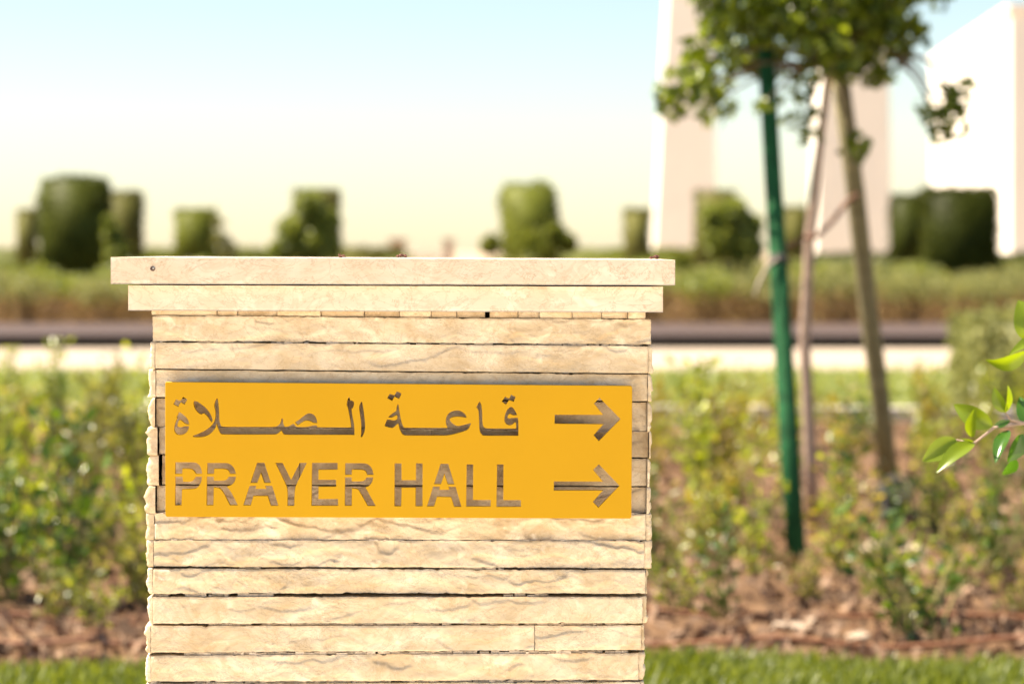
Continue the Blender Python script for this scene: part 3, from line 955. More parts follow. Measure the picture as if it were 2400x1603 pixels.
# ------------------------------------------------------------------ yellow sign with cut-out lettering
G = []   # cut-outs in photo pixels
def reg(x0, y0, s, *polys):
    for p in polys:
        G.append([(x0 + a * s, y0 + b * s) for a, b in p])
s1 = 250 / 2348
A1 = lambda L: [(390 + a * s1, 910 + b * s1) for a, b in L]
A2 = lambda L: [(620 + a * s1, 910 + b * s1) for a, b in L]
reg(390, 910, s1,
    [(205, 230), (285, 262), (320, 250), (352, 172), (470, 238), (402, 365), (322, 318), (298, 332), (262, 415), (142, 350)],
    [(268, 505), (340, 545), (430, 620), (490, 700), (510, 800), (430, 797), (380, 760), (330, 715), (290, 695), (262, 740), (248, 790), (250, 830), (275, 848), (340, 845), (400, 827), (440, 824), (505, 826),
     (500, 860), (488, 910), (450, 970), (390, 1015), (310, 1035), (240, 1025), (190, 985), (165, 930), (160, 870), (175, 790), (200, 720), (232, 655), (208, 640), (235, 590)],
    [(595, 275), (650, 268), (720, 300), (800, 365), (870, 420), (930, 490), (980, 570), (1010, 640), (1025, 710), (995, 752), (965, 725), (920, 650), (870, 590), (825, 555), (800, 560), (775, 582), (720, 560), (660, 510), (615, 445), (590, 370), (585, 310)])
G.append(A1([(1112, 195), (1145, 260), (1160, 400), (1168, 560), (1172, 700), (1185, 770), (1215, 828), (1300, 838)]) +
         A2([(230, 840), (290, 815), (335, 770), (360, 700), (362, 655), (410, 655), (412, 720), (420, 790), (450, 835), (520, 835), (570, 800), (640, 765),
             (700, 838), (760, 842), (900, 845), (1000, 825), (1080, 803), (1160, 805), (1165, 845), (1895, 852), (1890, 760), (1860, 600), (1830, 430), (1800, 370), (1800, 330), (1815, 260), (1840, 190), (1875, 185), (1890, 255), (1940, 265),
             (1978, 300), (1975, 370), (1945, 445), (1920, 455), (1935, 570), (1960, 700), (1985, 850), (1985, 1030), (425, 1025), (395, 985), (368, 935), (330, 970), (285, 1005), (230, 1020)]) +
         A1([(1215, 1020), (1175, 990), (1140, 920), (1115, 850), (1104, 800), (1090, 850), (1065, 900), (1010, 970), (930, 1030), (840, 1065), (740, 1080), (600, 1078), (565, 1055), (590, 1030), (700, 990), (830, 930), (920, 870), (990, 810), (1040, 740), (1065, 660), (1075, 560), (1060, 460), (1040, 370), (1060, 290), (1090, 230)]))
reg(620, 910, s1,
    [(660, 745), (760, 680), (860, 600), (930, 550), (1000, 535), (1075, 560), (1130, 620), (1155, 690), (1165, 770), (1075, 768), (1020, 735), (960, 710), (890, 715), (820, 755), (735, 815), (715, 810)],
    [(2135, 270), (2160, 320), (2180, 430), (2200, 580), (2215, 720), (2222, 850), (2210, 940), (2180, 1020), (2150, 1078), (2110, 1065), (2120, 980), (2120, 820), (2105, 650), (2085, 520), (2070, 430), (2085, 360), (2115, 300)])
reg(880, 900, 240 / 2348,
    [(330, 215), (425, 248), (445, 235), (470, 170), (530, 165), (605, 215), (570, 300), (535, 345), (440, 295), (420, 330), (385, 395), (260, 325), (300, 250)],
    [(520, 440), (540, 500), (560, 640), (585, 800), (620, 920), (660, 990), (1640, 995), (1605, 900), (1605, 800), (1640, 700), (1720, 625), (1850, 590), (1950, 600), (2040, 660), (2085, 720), (2100, 770), (2060, 775), (1960, 755), (1850, 750), (1760, 765), (1705, 800), (1725, 850), (1790, 910), (1880, 960),
     (2000, 930), (2210, 880), (2140, 1045), (1990, 1100), (1850, 1140), (1700, 1175), (1600, 1185), (680, 1185), (620, 1165), (570, 1090), (540, 1010), (520, 915), (490, 930), (440, 980), (400, 1010), (300, 1000), (205, 965), (200, 940), (260, 805), (330, 805), (400, 825), (450, 820), (490, 800), (495, 740), (480, 715), (430, 745), (390, 772), (300, 770), (290, 745), (380, 665), (470, 610), (475, 530), (495, 470)])
reg(1040, 910, 200 / 2348,
    [(1690, 215), (1785, 270), (1805, 250), (1850, 155), (1990, 235), (1930, 380), (1800, 330), (1775, 370), (1715, 460), (1585, 365), (1640, 280)],
    [(985, 345), (1030, 410), (1055, 510), (1068, 700), (1072, 950), (1100, 1050), (1150, 1090), (1980, 1095), (1985, 960), (1955, 940), (1900, 1000), (1800, 1025), (1710, 990), (1660, 900), (1660, 800), (1700, 650), (1760, 550), (1850, 490), (1920, 530), (1990, 640), (2030, 745),
     (1890, 748), (1850, 715), (1815, 705), (1775, 740), (1765, 790), (1800, 820), (1850, 805), (2040, 795), (2055, 850), (2065, 1000), (2062, 1310), (1090, 1310), (1040, 1280), (990, 1200), (970, 1100), (965, 900), (955, 650), (940, 580), (885, 525), (925, 440), (960, 380)])
reg(1280, 910, 220 / 1113,
    [(97, 308), (668, 310), (563, 180), (632, 103), (888, 365), (625, 630), (557, 555), (672, 428), (97, 423)],
    [(88, 1098), (665, 1100), (553, 965), (625, 893), (877, 1155), (620, 1417), (548, 1345), (665, 1213), (88, 1213)])
reg(395, 1070, s1,
    [(135, 115), (560, 115), (640, 140), (705, 210), (735, 290), (745, 385), (600, 385), (560, 320), (500, 270), (310, 270), (305, 385), (138, 385)],
    [(135, 430), (310, 430), (330, 545), (500, 545), (555, 500), (585, 430), (745, 430), (735, 530), (690, 630), (620, 700), (540, 715), (300, 725), (290, 1078), (135, 1078)],
    [(840, 130), (1300, 130), (1390, 175), (1460, 260), (1490, 385), (1345, 385), (1320, 310), (1250, 270), (1010, 270), (1005, 385), (845, 385)],
    [(830, 430), (1000, 430), (1005, 520), (1240, 520), (1290, 480), (1320, 430), (1490, 430), (1470, 540), (1400, 625), (1290, 660), (1360, 740), (1430, 860), (1535, 1075), (1350, 1075), (1200, 790), (1130, 700), (1000, 680), (990, 1075), (830, 1075)],
    [(1940, 125), (2115, 125), (2260, 582), (2105, 582), (2030, 375), (1955, 582), (1795, 582)],
    [(1775, 632), (1940, 632), (1925, 700), (2135, 700), (2110, 632), (2285, 632), (2425, 1085), (2245, 1085), (2180, 870), (1870, 870), (1810, 1075), (1635, 1075)])
reg(640, 1070, s1,
    [(35, 128), (215, 128), (395, 490), (580, 128), (755, 128), (485, 680), (470, 1085), (310, 1085), (312, 690)],
    [(845, 128), (1428, 128), (1425, 290), (1005, 295), (1005, 500), (1395, 500), (1395, 665), (1005, 668), (1005, 922), (1438, 922), (1438, 1085), (838, 1085)],
    [(1578, 135), (2030, 135), (2120, 175), (2190, 260), (2220, 405), (2065, 405), (2040, 330), (1980, 290), (1740, 290), (1735, 405), (1578, 405)],
    [(1572, 445), (1735, 445), (1740, 535), (1970, 535), (2025, 500), (2050, 445), (2215, 445), (2190, 560), (2120, 650), (2040, 680), (2095, 770), (2270, 1090), (2080, 1090), (1910, 790), (1860, 715), (1740, 700), (1735, 1085), (1572, 1085)])
reg(910, 1070, 330 / 2348,
    [(98, 105), (225, 105), (228, 385), (455, 385), (455, 105), (578, 105), (575, 830), (450, 830), (452, 520), (225, 520), (218, 830), (98, 830)],
    [(868, 112), (1005, 112), (1108, 465), (990, 465), (935, 300), (880, 462), (758, 462)],
    [(745, 492), (868, 492), (858, 545), (1010, 545), (995, 495), (1128, 495), (1225, 838), (1095, 838), (1045, 678), (815, 672), (765, 832), (640, 832)],
    [(1300, 122), (1422, 122), (1418, 715), (1715, 715), (1710, 835), (1295, 835)],
    [(1808, 122), (1928, 122), (1925, 718), (2218, 718), (2215, 840), (1800, 840)])

def soften(poly, keep=44, it=2):
    """round the gentle bends, keep the sharp corners"""
    for _ in range(it):
        out = []
        n = len(poly)
        for i in range(n):
            a, b, c = Vector(poly[i - 1]), Vector(poly[i]), Vector(poly[(i + 1) % n])
            u, w = b - a, c - b
            ang = abs(math.degrees(u.angle(w))) if u.length > 1e-6 and w.length > 1e-6 else 0
            if ang > keep or ang < 3:
                out.append(tuple(b))
            else:
                ra = min(0.25 * u.length, 6) ; rb = min(0.25 * w.length, 6)
                out.append(tuple(b - u.normalized() * ra)); out.append(tuple(b + w.normalized() * rb))
        poly = out
        keep += 10
    return poly

SIGNY = YS - 0.021 * SC      # front face of the plate
THICK = 0.009 * SC
sign = empty('direction_sign', (wx(934, SIGNY), SIGNY, wz(1055, SIGNY)))
tag(sign, 'yellow metal sign with cut-out Arabic words, PRAYER HALL and two arrows', 'sign')
SO = sign.location
cu = bpy.data.curves.new('plate', 'CURVE')
cu.dimensions = '2D'
cu.fill_mode = 'BOTH'
cu.extrude = THICK / 2 - 0.0005
cu.bevel_depth = 0.0005
cu.bevel_resolution = 1
def spline(poly):
    sp = cu.splines.new('POLY')
    sp.points.add(len(poly) - 1)
    for p, (x, y) in zip(sp.points, poly):
        p.co = (wx(x, SIGNY) - SO.x, wz(y, SIGNY) - SO.z, 0, 1)
    sp.use_cyclic_u = True
spline([(390, 896), (1478, 905), (1481, 908), (1479, 1211), (1476, 1214), (391, 1210), (388.5, 1207), (388, 899)])
for g in G:
    spline(soften(g))
tmp = bpy.data.objects.new('tmp_plate', cu)
C.objects.link(tmp)
dg = bpy.context.evaluated_depsgraph_get()
me = bpy.data.meshes.new_from_object(tmp.evaluated_get(dg))
bpy.data.objects.remove(tmp)
bpy.data.curves.remove(cu)
for vt in me.vertices:               # stand the flat plate up: curve z becomes depth
    x, y, z = vt.co
    vt.co = (x, THICK / 2 - z, y)
me.name = 'plate'
me.materials.clear()
add('plate', me, M['yellow'], sign)
for px, py in ((410, 918), (1458, 925), (410, 1192), (1458, 1196)):
    p = at(px, py, SIGNY) - SO
    tv, tf = tube([(p.x, THICK + 0.0004, p.z), (p.x, 0.040 * SC, p.z)], 0.005 * SC, 12)
    add('standoff', mesh('standoff', tv, tf), M['steel'], sign)

# ------------------------------------------------------------------ staked young tree
T0 = at(1908, 1222, 9.86); T0.z = 0
tree = empty('young_tree', T0)
tag(tree, 'young leafy tree with thin pale trunk held between two stakes', 'tree')
TP = [Vector((T0.x, 9.86, -0.03)), at(1897, 1050, 9.84), at(1886, 800, 9.8), at(1897, 560, 9.75), at(1922, 330, 9.7), at(1945, 150, 9.68), at(1940, 20, 9.66), at(1925, -120, 9.62)]
tparts = [tube([p - T0 for p in TP], [0.030, 0.026, 0.023, 0.021, 0.016, 0.018, 0.015, 0.010], 10)]
parts = []
clumps = [(1700, 20, 80, 9.5, 330), (1790, 40, 110, 9.7, 620), (1880, 10, 120, 9.5, 700), (1980, 40, 110, 9.8, 620), (2070, 40, 90, 9.6, 420), (1660, 130, 62, 9.5, 190), (1610, 205, 66, 9.45, 210),
          (1575, 245, 36, 9.5, 60), (1680, 235, 55, 9.6, 150), (1755, 130, 60, 9.8, 200), (1860, 190, 55, 9.75, 110), (1885, 290, 45, 9.6, 80), (1940, 120, 65, 9.4, 240), (2010, 130, 58, 9.7, 200), (2130, 95, 48, 9.6, 120),
          (2060, 160, 48, 9.7, 120), (2005, 340, 36, 9.6, 50), (2215, 262, 62, 9.5, 170), (2250, 215, 36, 9.5, 60), (2215, 315, 30, 9.5, 40), (1780, 250, 24, 9.3, 26),
          (1750, -120, 170, 9.6, 900), (1900, -160, 200, 9.6, 1300), (2060, -120, 160, 9.7, 850), (1850, -380, 220, 9.6, 1200), (1990, -400, 180, 9.6, 800), (1640, -60, 70, 9.5, 170), (2170, -40, 70, 9.5, 170)]
rng = np.random.default_rng(77)
P = []
for px, py, r, Y, n in clumps:
    c = at(px, py, Y) - T0
    rr = r / F * Y
    d = rng.normal(size=(n, 3)); d /= np.linalg.norm(d, axis=1)[:, None]
    kf = 0.62 if py > 60 else (0.72 if py > -60 else 0.5)
    n = int(n * kf * 0.85); d = d[:n]; rr *= 1.18 if py > 60 else 1.05
    P.append(np.array(c) + d * (rr * rng.random(n) ** 0.45)[:, None])
    # twig towards the clump
    st = Vector(TP[5] if py > -50 else TP[6]) - T0
    if px > 2180: st = at(2085, 120, 9.6) - T0
    mid = (st + c) * 0.5 + Vector((0, 0, 0.05))
    parts.append(tube([st, mid, c], [0.012, 0.007, 0.003], 6))
add('crown', leaves_mesh('crown', np.concatenate(P), 0.062, rng, 0.1, None, 0.52), M['leaf_tree'], tree)
v, f = merge(tparts)
add('trunk', mesh('trunk', v, f), M['bark'], tree, smooth=True)
for v, f in parts:
    add('branch', mesh('branch', v, f), M['bark_brown'], tree, smooth=True)

def stake(name, pts, rad, mat, label, n=10):
    b = Vector((pts[0].x, pts[0].y, 0))
    e = empty(name, b)
    v, f = tube([p - b for p in pts], rad, n)
    add('pole', mesh('pole', v, f), mat, e, smooth=True)
    tag(e, label, 'stake', 'stakes of the young tree')
    return e
g0 = at(1868, 1292, 8.88); g0.z = -0.05
gs = stake('tree_stake', [g0, at(1846, 980, 9.05), at(1830, 700, 9.25), at(1812, 420, 9.45), at(1793, 80, 9.65)], [0.036, 0.036, 0.035, 0.034, 0.033], M['stake_green'], 'green painted wooden stake leaning left of the tree trunk')
gb = Vector((g0.x, g0.y, 0))
# black tie collar on the green stake
c1, c2 = at(1823.5, 603, 9.32) - gb, at(1824.5, 625, 9.305) - gb
v, f = tube([c1, c2], 0.039, 14)
add('tie_collar', mesh('tie_collar', v, f), M['rock_dark'], gs, smooth=True)
w0 = at(2093, 1185, gdepth(1185)); w0.z = -0.05
ws = stake('tree_stake', [w0, at(2065, 950, 10.25), at(2035, 720, 10.15), at(2005, 450, 10.0), at(1962, 130, 9.85)], [0.041, 0.041, 0.040, 0.039, 0.037], M['stake_wood'], 'bare weathered wooden stake leaning right of the tree trunk')
def rope(pts, r, mat, label):
    b = pts[0].copy()
    v, f = tube([p - b for p in pts], r, 7)
    o = add('tie_rope', mesh('tie_rope', v, f), mat, None, smooth=True)
    o.location = b
    tag(o, label, 'rope', 'ties on the young tree')
rope([at(2012, 455, 9.955), at(1985, 474, 9.95), at(1950, 520, 9.8), at(1915, 553, 9.71), at(1890, 556, 9.70), at(1855, 572, 9.5), at(1826, 590, 9.33)], 0.011, M['rope'], 'brown rope tying the trunk to both stakes')
rope([at(1822, 606, 9.27), at(1800, 622, 9.25), at(1780, 660, 9.22), at(1768, 695, 9.2)], 0.006, M['rope_pale'], 'pale cord end hanging left of the green stake')

# ------------------------------------------------------------------ young shrubs in the planting bed
def young_plant(seed, stems, height, spread, mats, leaf=0.05, density=1.0):
    rng = np.random.default_rng(seed)
    parts, P, D = [], [], []
    for k in range(stems):
        a = rng.uniform(0, 6.28); r = spread * rng.uniform(0.15, 1.0); h = height * rng.uniform(0.55, 1.0)
        b0 = Vector((0.03 * math.cos(a), 0.03 * math.sin(a), -0.03))
        m1 = Vector((r * 0.45 * math.cos(a) + rng.normal() * 0.02, r * 0.45 * math.sin(a), h * 0.5))
        e1 = Vector((r * math.cos(a), r * math.sin(a), h))
        parts.append(tube([b0, m1, e1], [0.006, 0.0045, 0.002], 5, cap=False))
        nl = max(4, int(h / 0.028 * density))
        for i in range(nl):
            t = 0.12 + 0.88 * (i + rng.random()) / nl
            p = (b0.lerp(m1, t * 2) if t < 0.5 else m1.lerp(e1, t * 2 - 1))
            ang = rng.uniform(0, 6.28)
            off = 0.02 + 0.05 * rng.random()
            P.append((p.x + math.cos(ang) * off, p.y + math.sin(ang) * off, max(0.02, p.z + 0.01)))
            D.append((math.cos(ang), math.sin(ang), 0.5))
    v, f = merge(parts)
    return mesh('stems', v, f), leaves_mesh('foliage', np.array(P), leaf, rng, 0.1, None, 0.52, np.array(D))

kinds = [young_plant(101 + i, n, h, s, None, lf, dn) for i, (n, h, s, lf, dn) in enumerate(
    [(5, 0.62, 0.18, 0.058, 1.1), (7, 0.50, 0.28, 0.056, 1.2), (5, 0.75, 0.17, 0.060, 1.0), (9, 0.42, 0.32, 0.052, 1.3), (6, 0.56, 0.25, 0.062, 0.95)])]
def place_plant(px, py, k, sc, mat, label, group, rot=0.0):
    Y = gdepth(py)
    p = at(px, py, Y)
    e = empty('young_shrub', (p.x, Y, soil_z(p.x, Y) if Y < 15.5 else 0))
    e.scale = (sc, sc, sc)
    e.rotation_euler = (0, 0, rot)
    st, fo = kinds[k]
    tag(add('stems', st, M['stem'], e), kind='stuff')
    # the leaf colour is a property of the plant: own material slot on the object
    o = bpy.data.objects.new('foliage', fo)
    C.objects.link(o); o.parent = e
    if not fo.materials: fo.materials.append(None)
    o.material_slots[0].link = 'OBJECT'
    o.material_slots[0].material = mat
    if label is None:
        col = {'young_leaf': 'bright yellow-green', 'yellowing_leaf': 'yellowing', 'deep_leaf': 'deep green', 'olive_leaf': 'muted olive'}[mat.name]
        zone = 'back' if py < 1075 else ('middle' if py < 1210 else 'front')
        label = '%s young shrub in the %s of the soil bed %s of the pillar' % (col, zone, 'left' if px < 900 else 'right')
        group = '%s shrubs, %s' % (col, group)
    tag(e, label, 'shrub', group)
    return e
ly, lw, ld, lo = M['leaf_young'], M['leaf_yellow'], M['leaf_deep'], M['leaf_olive']
rp = random.Random(9)
GL, GR = 'young shrubs in the bed left of the pillar', 'young shrubs in the bed right of the pillar'
LL, LR = 'sparse yellow-green young shrub in the brown bed left of the pillar', 'sparse yellow-green young shrub in the brown bed right of the pillar'
# left bed: dense at the back, thinning to the front
for py, step in ((1016, 95), (1050, 70), (1090, 90), (1135, 110), (1185, 130), (1250, 150), (1330, 190), (1410, 200)):
    x = -520 + rp.uniform(0, step)
    while x < 460:
        place_plant(x, py + rp.uniform(-14, 14), rp.randrange(5), rp.uniform(0.75, 1.05) if py > 1060 else rp.uniform(0.6, 0.95), rp.choice([ly, ly, lo, lo, lw, ld]), None, GL, rp.uniform(0, 6.28))
        x += step * rp.uniform(0.75, 1.3)
# right bed: more soil shows
for py, step in ((1016, 95), (1050, 110), (1095, 135), (1145, 155), (1200, 185), (1270, 220), (1350, 280)):
    x = 1490 + rp.uniform(0, step)
    while x < 2900:
        if (1755 < x < 1960 and py > 1150) or (1985 < x < 2160 and py > 1090):
            x += 40
            continue
        place_plant(x, py + rp.uniform(-16, 16), rp.randrange(5), rp.uniform(0.6, 0.92), rp.choice([ly, ly, lw, lo, ly, ld]), None, GR, rp.uniform(0, 6.28))
        x += step * rp.uniform(0.7, 1.35)
# behind the pillar, and low tufts towards the front of the bed
for py, step in ((1030, 130), (1095, 150), (1170, 180), (1270, 240)):
    x = 500 + rp.uniform(0, step)
    while x < 1470:
        place_plant(x, py + rp.uniform(-16, 16), rp.randrange(5), rp.uniform(0.6, 0.9), rp.choice([ly, ly, lo, lw]), 'young shrub in the soil bed straight behind the pillar', 'young shrubs behind the pillar', rp.uniform(0, 6.28))
        x += step * rp.uniform(0.7, 1.35)
for px, py, k, sc, mt in ((40, 1300, 3, 0.8, lo), (150, 1345, 3, 0.75, ld), (250, 1310, 1, 0.7, lo), (310, 1400, 3, 0.6, ly), (110, 1440, 3, 0.55, lo), (225, 1470, 3, 0.42, ly),
                          (1560, 1330, 3, 0.7, lo), (1590, 1420, 3, 0.55, ly), (1730, 1290, 3, 0.62, lo), (1640, 1290, 1, 0.6, ly), (2040, 1400, 3, 0.6, lo), (2240, 1380, 1, 0.65, lo), (2330, 1330, 3, 0.7, ld), (2270, 1270, 1, 0.6, ly), (2380, 1420, 3, 0.6, lo), (1905, 1400, 3, 0.5, lo)):
    place_plant(px, py, k, sc, mt, None, GL if px < 900 else GR, rp.uniform(0, 6.28))
# singled-out plants
place_plant(1668, 1200, 2, 1.02, ly, 'tall bright shrub close to the right side of the pillar', GR, 1.0)
place_plant(1640, 1180, 0, 1.05, ly, 'bushy bright shrub behind the tall one near the pillar', GR, 2.0)
place_plant(1768, 1345, 4, 0.72, ly, 'bright shrub just left of the foot of the green stake', GR, 0.4)
place_plant(1975, 1330, 1, 0.72, lw, 'yellow shrub between the feet of the two stakes', GR, 0.9)
place_plant(1705, 1440, 2, 0.62, ld, 'dark green shrub left of the green stake, near the front', GR, 0.2)
place_plant(2160, 1490, 3, 0.95, ld, 'dark shadowy shrub at the lawn edge in the lower right', GR, 1.2)
place_plant(2130, 1455, 1, 0.70, ly, 'light shrub just behind the dark one at the lower right', GR, 1.9)
place_plant(22, 1395, 2, 0.85, ld, 'dark green shrub at the left edge of the picture', GL, 0.6)
place_plant(60, 1330, 1, 0.85, ly, 'bright shrub beside the dark one at the left edge', GL, 0.1)

# ------------------------------------------------------------------ stones, pipes and litter in the bed
def rock(px, py, r, mat, label, seed, sq=(1.2, 1, 0.7), group='stones in the bed'):
    Y = gdepth(py)
    p = at(px, py, Y)
    v, f = ico((0, 0, 0), r, seed, 0.35, 3, sq)
    o = add('rock', mesh('rock', v, f), mat, None, smooth=False)
    o.location = (p.x, Y, soil_z(p.x, Y) + r * sq[2] * 0.55)
    tag(o, label, 'rock', group)
rock(2098, 1215, 0.095, M['rock_dark'], 'dark grey rock at the foot of the wooden stake', 1, (0.9, 0.9, 1.1))
rock(2118, 1288, 0.06, M['rock_pale'], 'pale stone in front of the dark rock', 2, (1.5, 1, 0.6))
rock(2040, 1285, 0.045, M['rock_pale'], 'smaller pale stone left of the one before the dark rock', 3, (1.4, 1, 0.6))
rock(1850, 1472, 0.036, M['rock_pale'], 'largest pale stone chip on the soil below the green stake', 4, (1.6, 1, 0.5))
rock(1905, 1452, 0.024, M['rock_pale'], 'small pale chip right of the largest pale chip', 5, (1.5, 1, 0.5))
rock(2010, 1488, 0.024, M['rock_pale'], 'pale chip between the pale stones and the dark shrub', 6, (1.3, 1, 0.6))
rock(1760, 1560, 0.03, M['rock_pale'], 'pale pebble at the edge of the lawn right of the pillar', 7, (1.3, 1, 0.6))

for py, x0, x1, lab in ((1516, -4.5, 4.5, 'brown drip pipe along the front edge of the soil bed'), (1440, -4.5, 4.5, 'brown drip pipe a little behind the front one')):
    Y = gdepth(py)
    pts = []
    n = 60
    for i in range(n + 1):
        x = x0 + (x1 - x0) * i / n
        yy = Y + 0.03 * math.sin(x * 1.7 + py) + (0.06 if py > 1500 else 0)
        pts.append((x, yy, max(soil_z(x, yy), soil_z(x, yy - 0.02)) + 0.011))
    b = Vector((0, Y, 0))
    v, f = tube([Vector(p) - b for p in pts], 0.008, 8)
    o = add('drip_pipe', mesh('drip_pipe', v, f), M['pipe'], None, smooth=True)
    o.location = b
    tag(o, lab, 'pipe', 'drip irrigation pipes')

rng = np.random.default_rng(31)
n = 16000
X = rng.uniform(-4.2, 4.2, n); Yy = 6.2 + (15.3 - 6.2) * rng.random(n) ** 1.8
keep = np.abs(X) < Yy * 0.36
X, Yy = X[keep], Yy[keep]
pts = np.array([(a, b, soil_z(a, b) + 0.008) for a, b in zip(X, Yy) if b > edge_y(a) + 0.02])
o = add('leaf_litter', leaves_mesh('leaf_litter', pts, 0.062, rng, 0.0, None, 0.55), M['litter'])
tag(o, 'dry fallen leaves strewn over the brown soil bed', 'leaf litter', kind='stuff')

def grass(name, n, xr, yfun, h, rng, mat, label, wid=0.004):
    X = rng.uniform(xr[0], xr[1], n)
    Y = np.array([yfun(a, rng.random()) for a in X])
    ok = ~((X > -0.50) & (X < 0.19) & (Y > 2.98) & (Y < 3.42))
    X, Y = X[ok], Y[ok]; n = len(X)
    hh = h * (0.5 + 0.8 * rng.random(n))
    ang = rng.uniform(0, 6.283, n); lean = rng.uniform(0.1, 0.7, n) * hh
    dx, dy = np.cos(ang), np.sin(ang)
    z0 = np.full(n, -0.004)
    b = np.stack([X, Y, z0], 1)
    s = np.stack([-dy, dx, 0 * X], 1) * wid
    m = b + np.stack([dx * lean * 0.35, dy * lean * 0.35, hh * 0.6], 1)
    t = b + np.stack([dx * lean, dy * lean, hh], 1)
    V = np.stack([b - s, b + s, m + s * 0.8, m - s * 0.8, t], 1).reshape(-1, 3)
    idx = np.arange(n)[:, None] * 5
    Fa = np.concatenate([idx + np.array([[0, 1, 2]]), idx + np.array([[0, 2, 3]]), idx + np.array([[3, 2, 4]])], 1).reshape(-1, 3)
    me = bpy.data.meshes.new(name)
    me.vertices.add(len(V)); me.vertices.foreach_set('co', V.astype(np.float32).ravel())
    me.loops.add(len(Fa) * 3); me.loops.foreach_set('vertex_index', Fa.astype(np.int32).ravel())
    me.polygons.add(len(Fa)); me.polygons.foreach_set('loop_start', (np.arange(len(Fa)) * 3).astype(np.int32))
    me.polygons.foreach_set('loop_total', np.full(len(Fa), 3, dtype=np.int32))
    me.update(calc_edges=True)
    o = add(name, me, mat)
    return tag(o, label, 'grass', kind='stuff')
def near_y(x, u):
    e = edge_y(x) + 0.05 * noise.noise(Vector((x * 5, 0, 0)))
    return 3.0 + (e - 3.0) * math.sqrt(u)
grass('near_grass', 190000, (-3.4, 3.4), near_y, 0.055, np.random.default_rng(5), M['grass'], 'short green grass of the near lawn behind the pillar')
grass('far_grass', 40000, (-7, 7), lambda x, u: 15.85 + 6.1 * u, 0.07, np.random.default_rng(6), M['far_grass'], 'green grass of the far lawn beyond the concrete edging', 0.009)

# ------------------------------------------------------------------ leafy branch at the right edge
YB = 3.45
SB = Vector((at(2560, HY, YB).x, YB + 0.12, 0.0))
shrub = empty('ficus_shrub', SB)
tag(shrub, 'glossy green leafy branch reaching in from the right edge', 'shrub')
def leaf_mesh(base, tip, width, bend=0.12, fold=0.35, roll=0.0, seed=0):
    b, t = Vector(base), Vector(tip)
    ax = t - b
    L = ax.length
    d = ax.normalized()
    view = Vector((0, -1, 0))
    s = d.cross(view).normalized()
    nrm = s.cross(d).normalized()
    s, nrm = s * math.cos(roll) + nrm * math.sin(roll), nrm * math.cos(roll) - s * math.sin(roll)
    nu, nv = 12, 6
    vs, fs = [], []
    for i in range(nu + 1):
        u = i / nu
        w_ = width * 0.5 * (math.sin(math.pi * min(1, u ** 0.85)) ** 0.8) * (1 - 0.18 * u)
        c = b + d * (L * u) + nrm * (bend * L * (math.sin(math.pi * u) - 0.6 * u * u))
        for j in range(nv + 1):
            q = (j / nv) * 2 - 1
            vs.append(c + s * (w_ * q) + nrm * (fold * w_ * abs(q) ** 1.3) + nrm * 0.0004 * noise.noise(Vector((u * 6, q * 3, seed))))
    n = nv + 1
    for i in range(nu):
        for j in range(nv):
            fs.append((i * n + j, i * n + j + 1, (i + 1) * n + j + 1, (i + 1) * n + j))
    return vs, fs
M['leaf_ficus'] = leaf_mat('glossy_leaf', (0.10, 0.16, 0.012), (0.22, 0.28, 0.022), 0.45, 0.3, 0.5)
M['leaf_ficus_deep'] = leaf_mat('deep_glossy_leaf', (0.03, 0.09, 0.012), (0.06, 0.14, 0.015), 0.3, 0.22, 0.6)
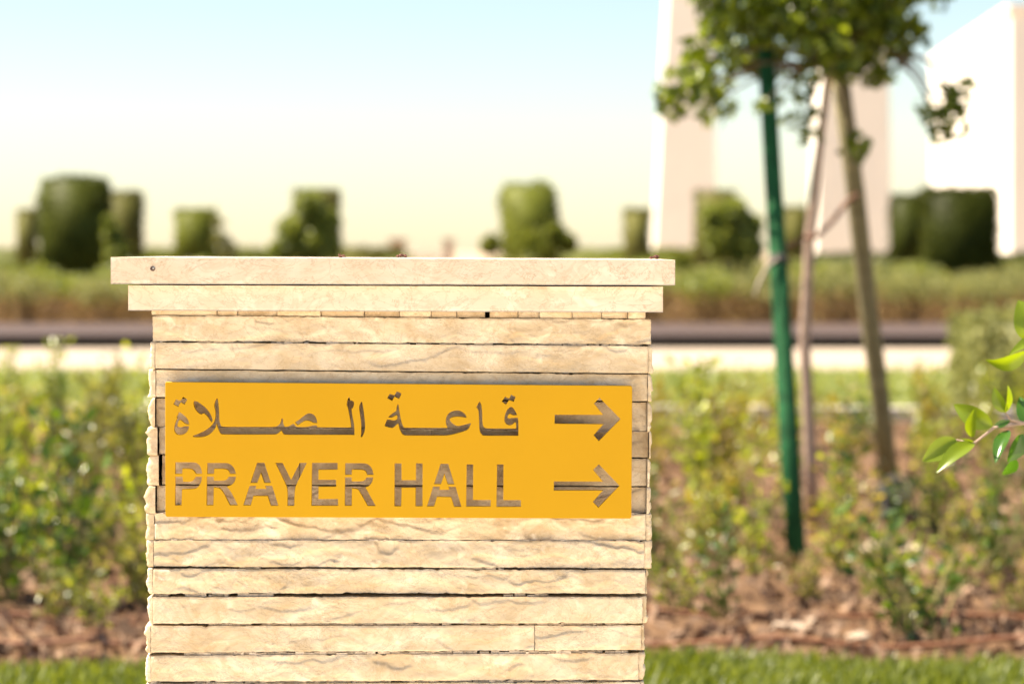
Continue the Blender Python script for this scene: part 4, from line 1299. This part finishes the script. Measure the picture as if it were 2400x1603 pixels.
LV = [((2425, 800), (2388, 703), 62, 0.2, 0.0, 0, 0.0), ((2412, 822), (2306, 852), 36, 0.35, 0.5, 0, 0.02), ((2440, 806), (2368, 824), 26, 0.2, -0.9, 0, -0.03),
      ((2355, 967), (2329, 908), 27, 0.1, 0.6, 0, 0.0), ((2356, 968), (2364, 903), 22, 0.1, -0.8, 0, -0.01), ((2412, 1000), (2390, 928), 30, 0.1, 0.3, 1, 0.01),
      ((2327, 999), (2234, 948), 42, 0.15, 0.25, 0, 0.01), ((2276, 1024), (2283, 960), 24, 0.1, 0.7, 0, -0.02), ((2243, 1030), (2162, 1081), 42, 0.12, -0.2, 0, 0.0),
      ((2284, 1037), (2194, 1104), 34, 0.15, -0.75, 0, -0.02), ((2364, 1008), (2332, 1083), 30, 0.12, -0.8, 1, -0.02), ((2397, 1016), (2363, 1084), 38, 0.12, 0.4, 1, 0.0),
      ((2378, 1072), (2352, 1116), 28, 0.1, 0.2, 1, 0.03), ((2330, 1000), (2370, 985), 14, 0.1, 0.2, 1, 0.0), ((2284, 1040), (2250, 1028), 12, 0.1, 0.2, 0, 0.0),
      ((2450, 985), (2420, 910), 40, 0.1, 0.2, 0, 0.03), ((2480, 980), (2520, 900), 40, 0.1, -0.2, 0, 0.0), ((2470, 1000), (2440, 1080), 42, 0.1, 0.2, 1, 0.02), ((2450, 760), (2480, 690), 44, 0.1, 0.2, 0, 0.0), ((2520, 860), (2470, 880), 40, 0.1, 0.2, 0, 0.0)]
for i, (b_, t_, w_, bd_, ro, deep, dz) in enumerate(LV):
    Yl = YB + dz
    v, f = leaf_mesh(at(*b_, YB) - SB, at(*t_, Yl + dz) - SB, w_ / F * YB * 1.3, bd_ * 0.6, 0.3, ro, i)
    o = add('leaf', mesh('leaf', v, f), M['leaf_ficus_deep'] if deep else M['leaf_ficus'], shrub, smooth=True)
def twig(pts, r):
    v, f = tube([p - SB for p in pts], r, 7)
    add('twig', mesh('twig', v, f), M['bark'], shrub, smooth=True)
twig([at(2540, 1060, YB + 0.05), at(2470, 1005, YB + 0.02), at(2400, 992, YB), at(2330, 1002, YB), at(2284, 1038, YB), at(2240, 1030, YB)], [0.0045, 0.0034, 0.0026, 0.0022, 0.0018, 0.0007])
twig([at(2540, 900, YB + 0.05), at(2500, 830, YB + 0.02), at(2440, 806, YB), at(2408, 822, YB)], [0.006, 0.004, 0.003, 0.0015])
twig([at(2400, 992, YB), at(2370, 985, YB), at(2356, 966, YB)], [0.0025, 0.002, 0.0012])
twig([at(2500, 830, YB + 0.02), at(2470, 790, YB), at(2425, 800, YB)], [0.003, 0.0025, 0.0015])
v, f = tube([Vector((0, 0, -0.03)), Vector((0.01, 0.01, 0.35)), at(2540, 1060, YB + 0.05) - SB, at(2540, 900, YB + 0.05) - SB, at(2530, 700, YB + 0.06) - SB], [0.010, 0.008, 0.006, 0.005, 0.002], 8)
add('stem', mesh('stem', v, f), M['bark'], shrub, smooth=True)
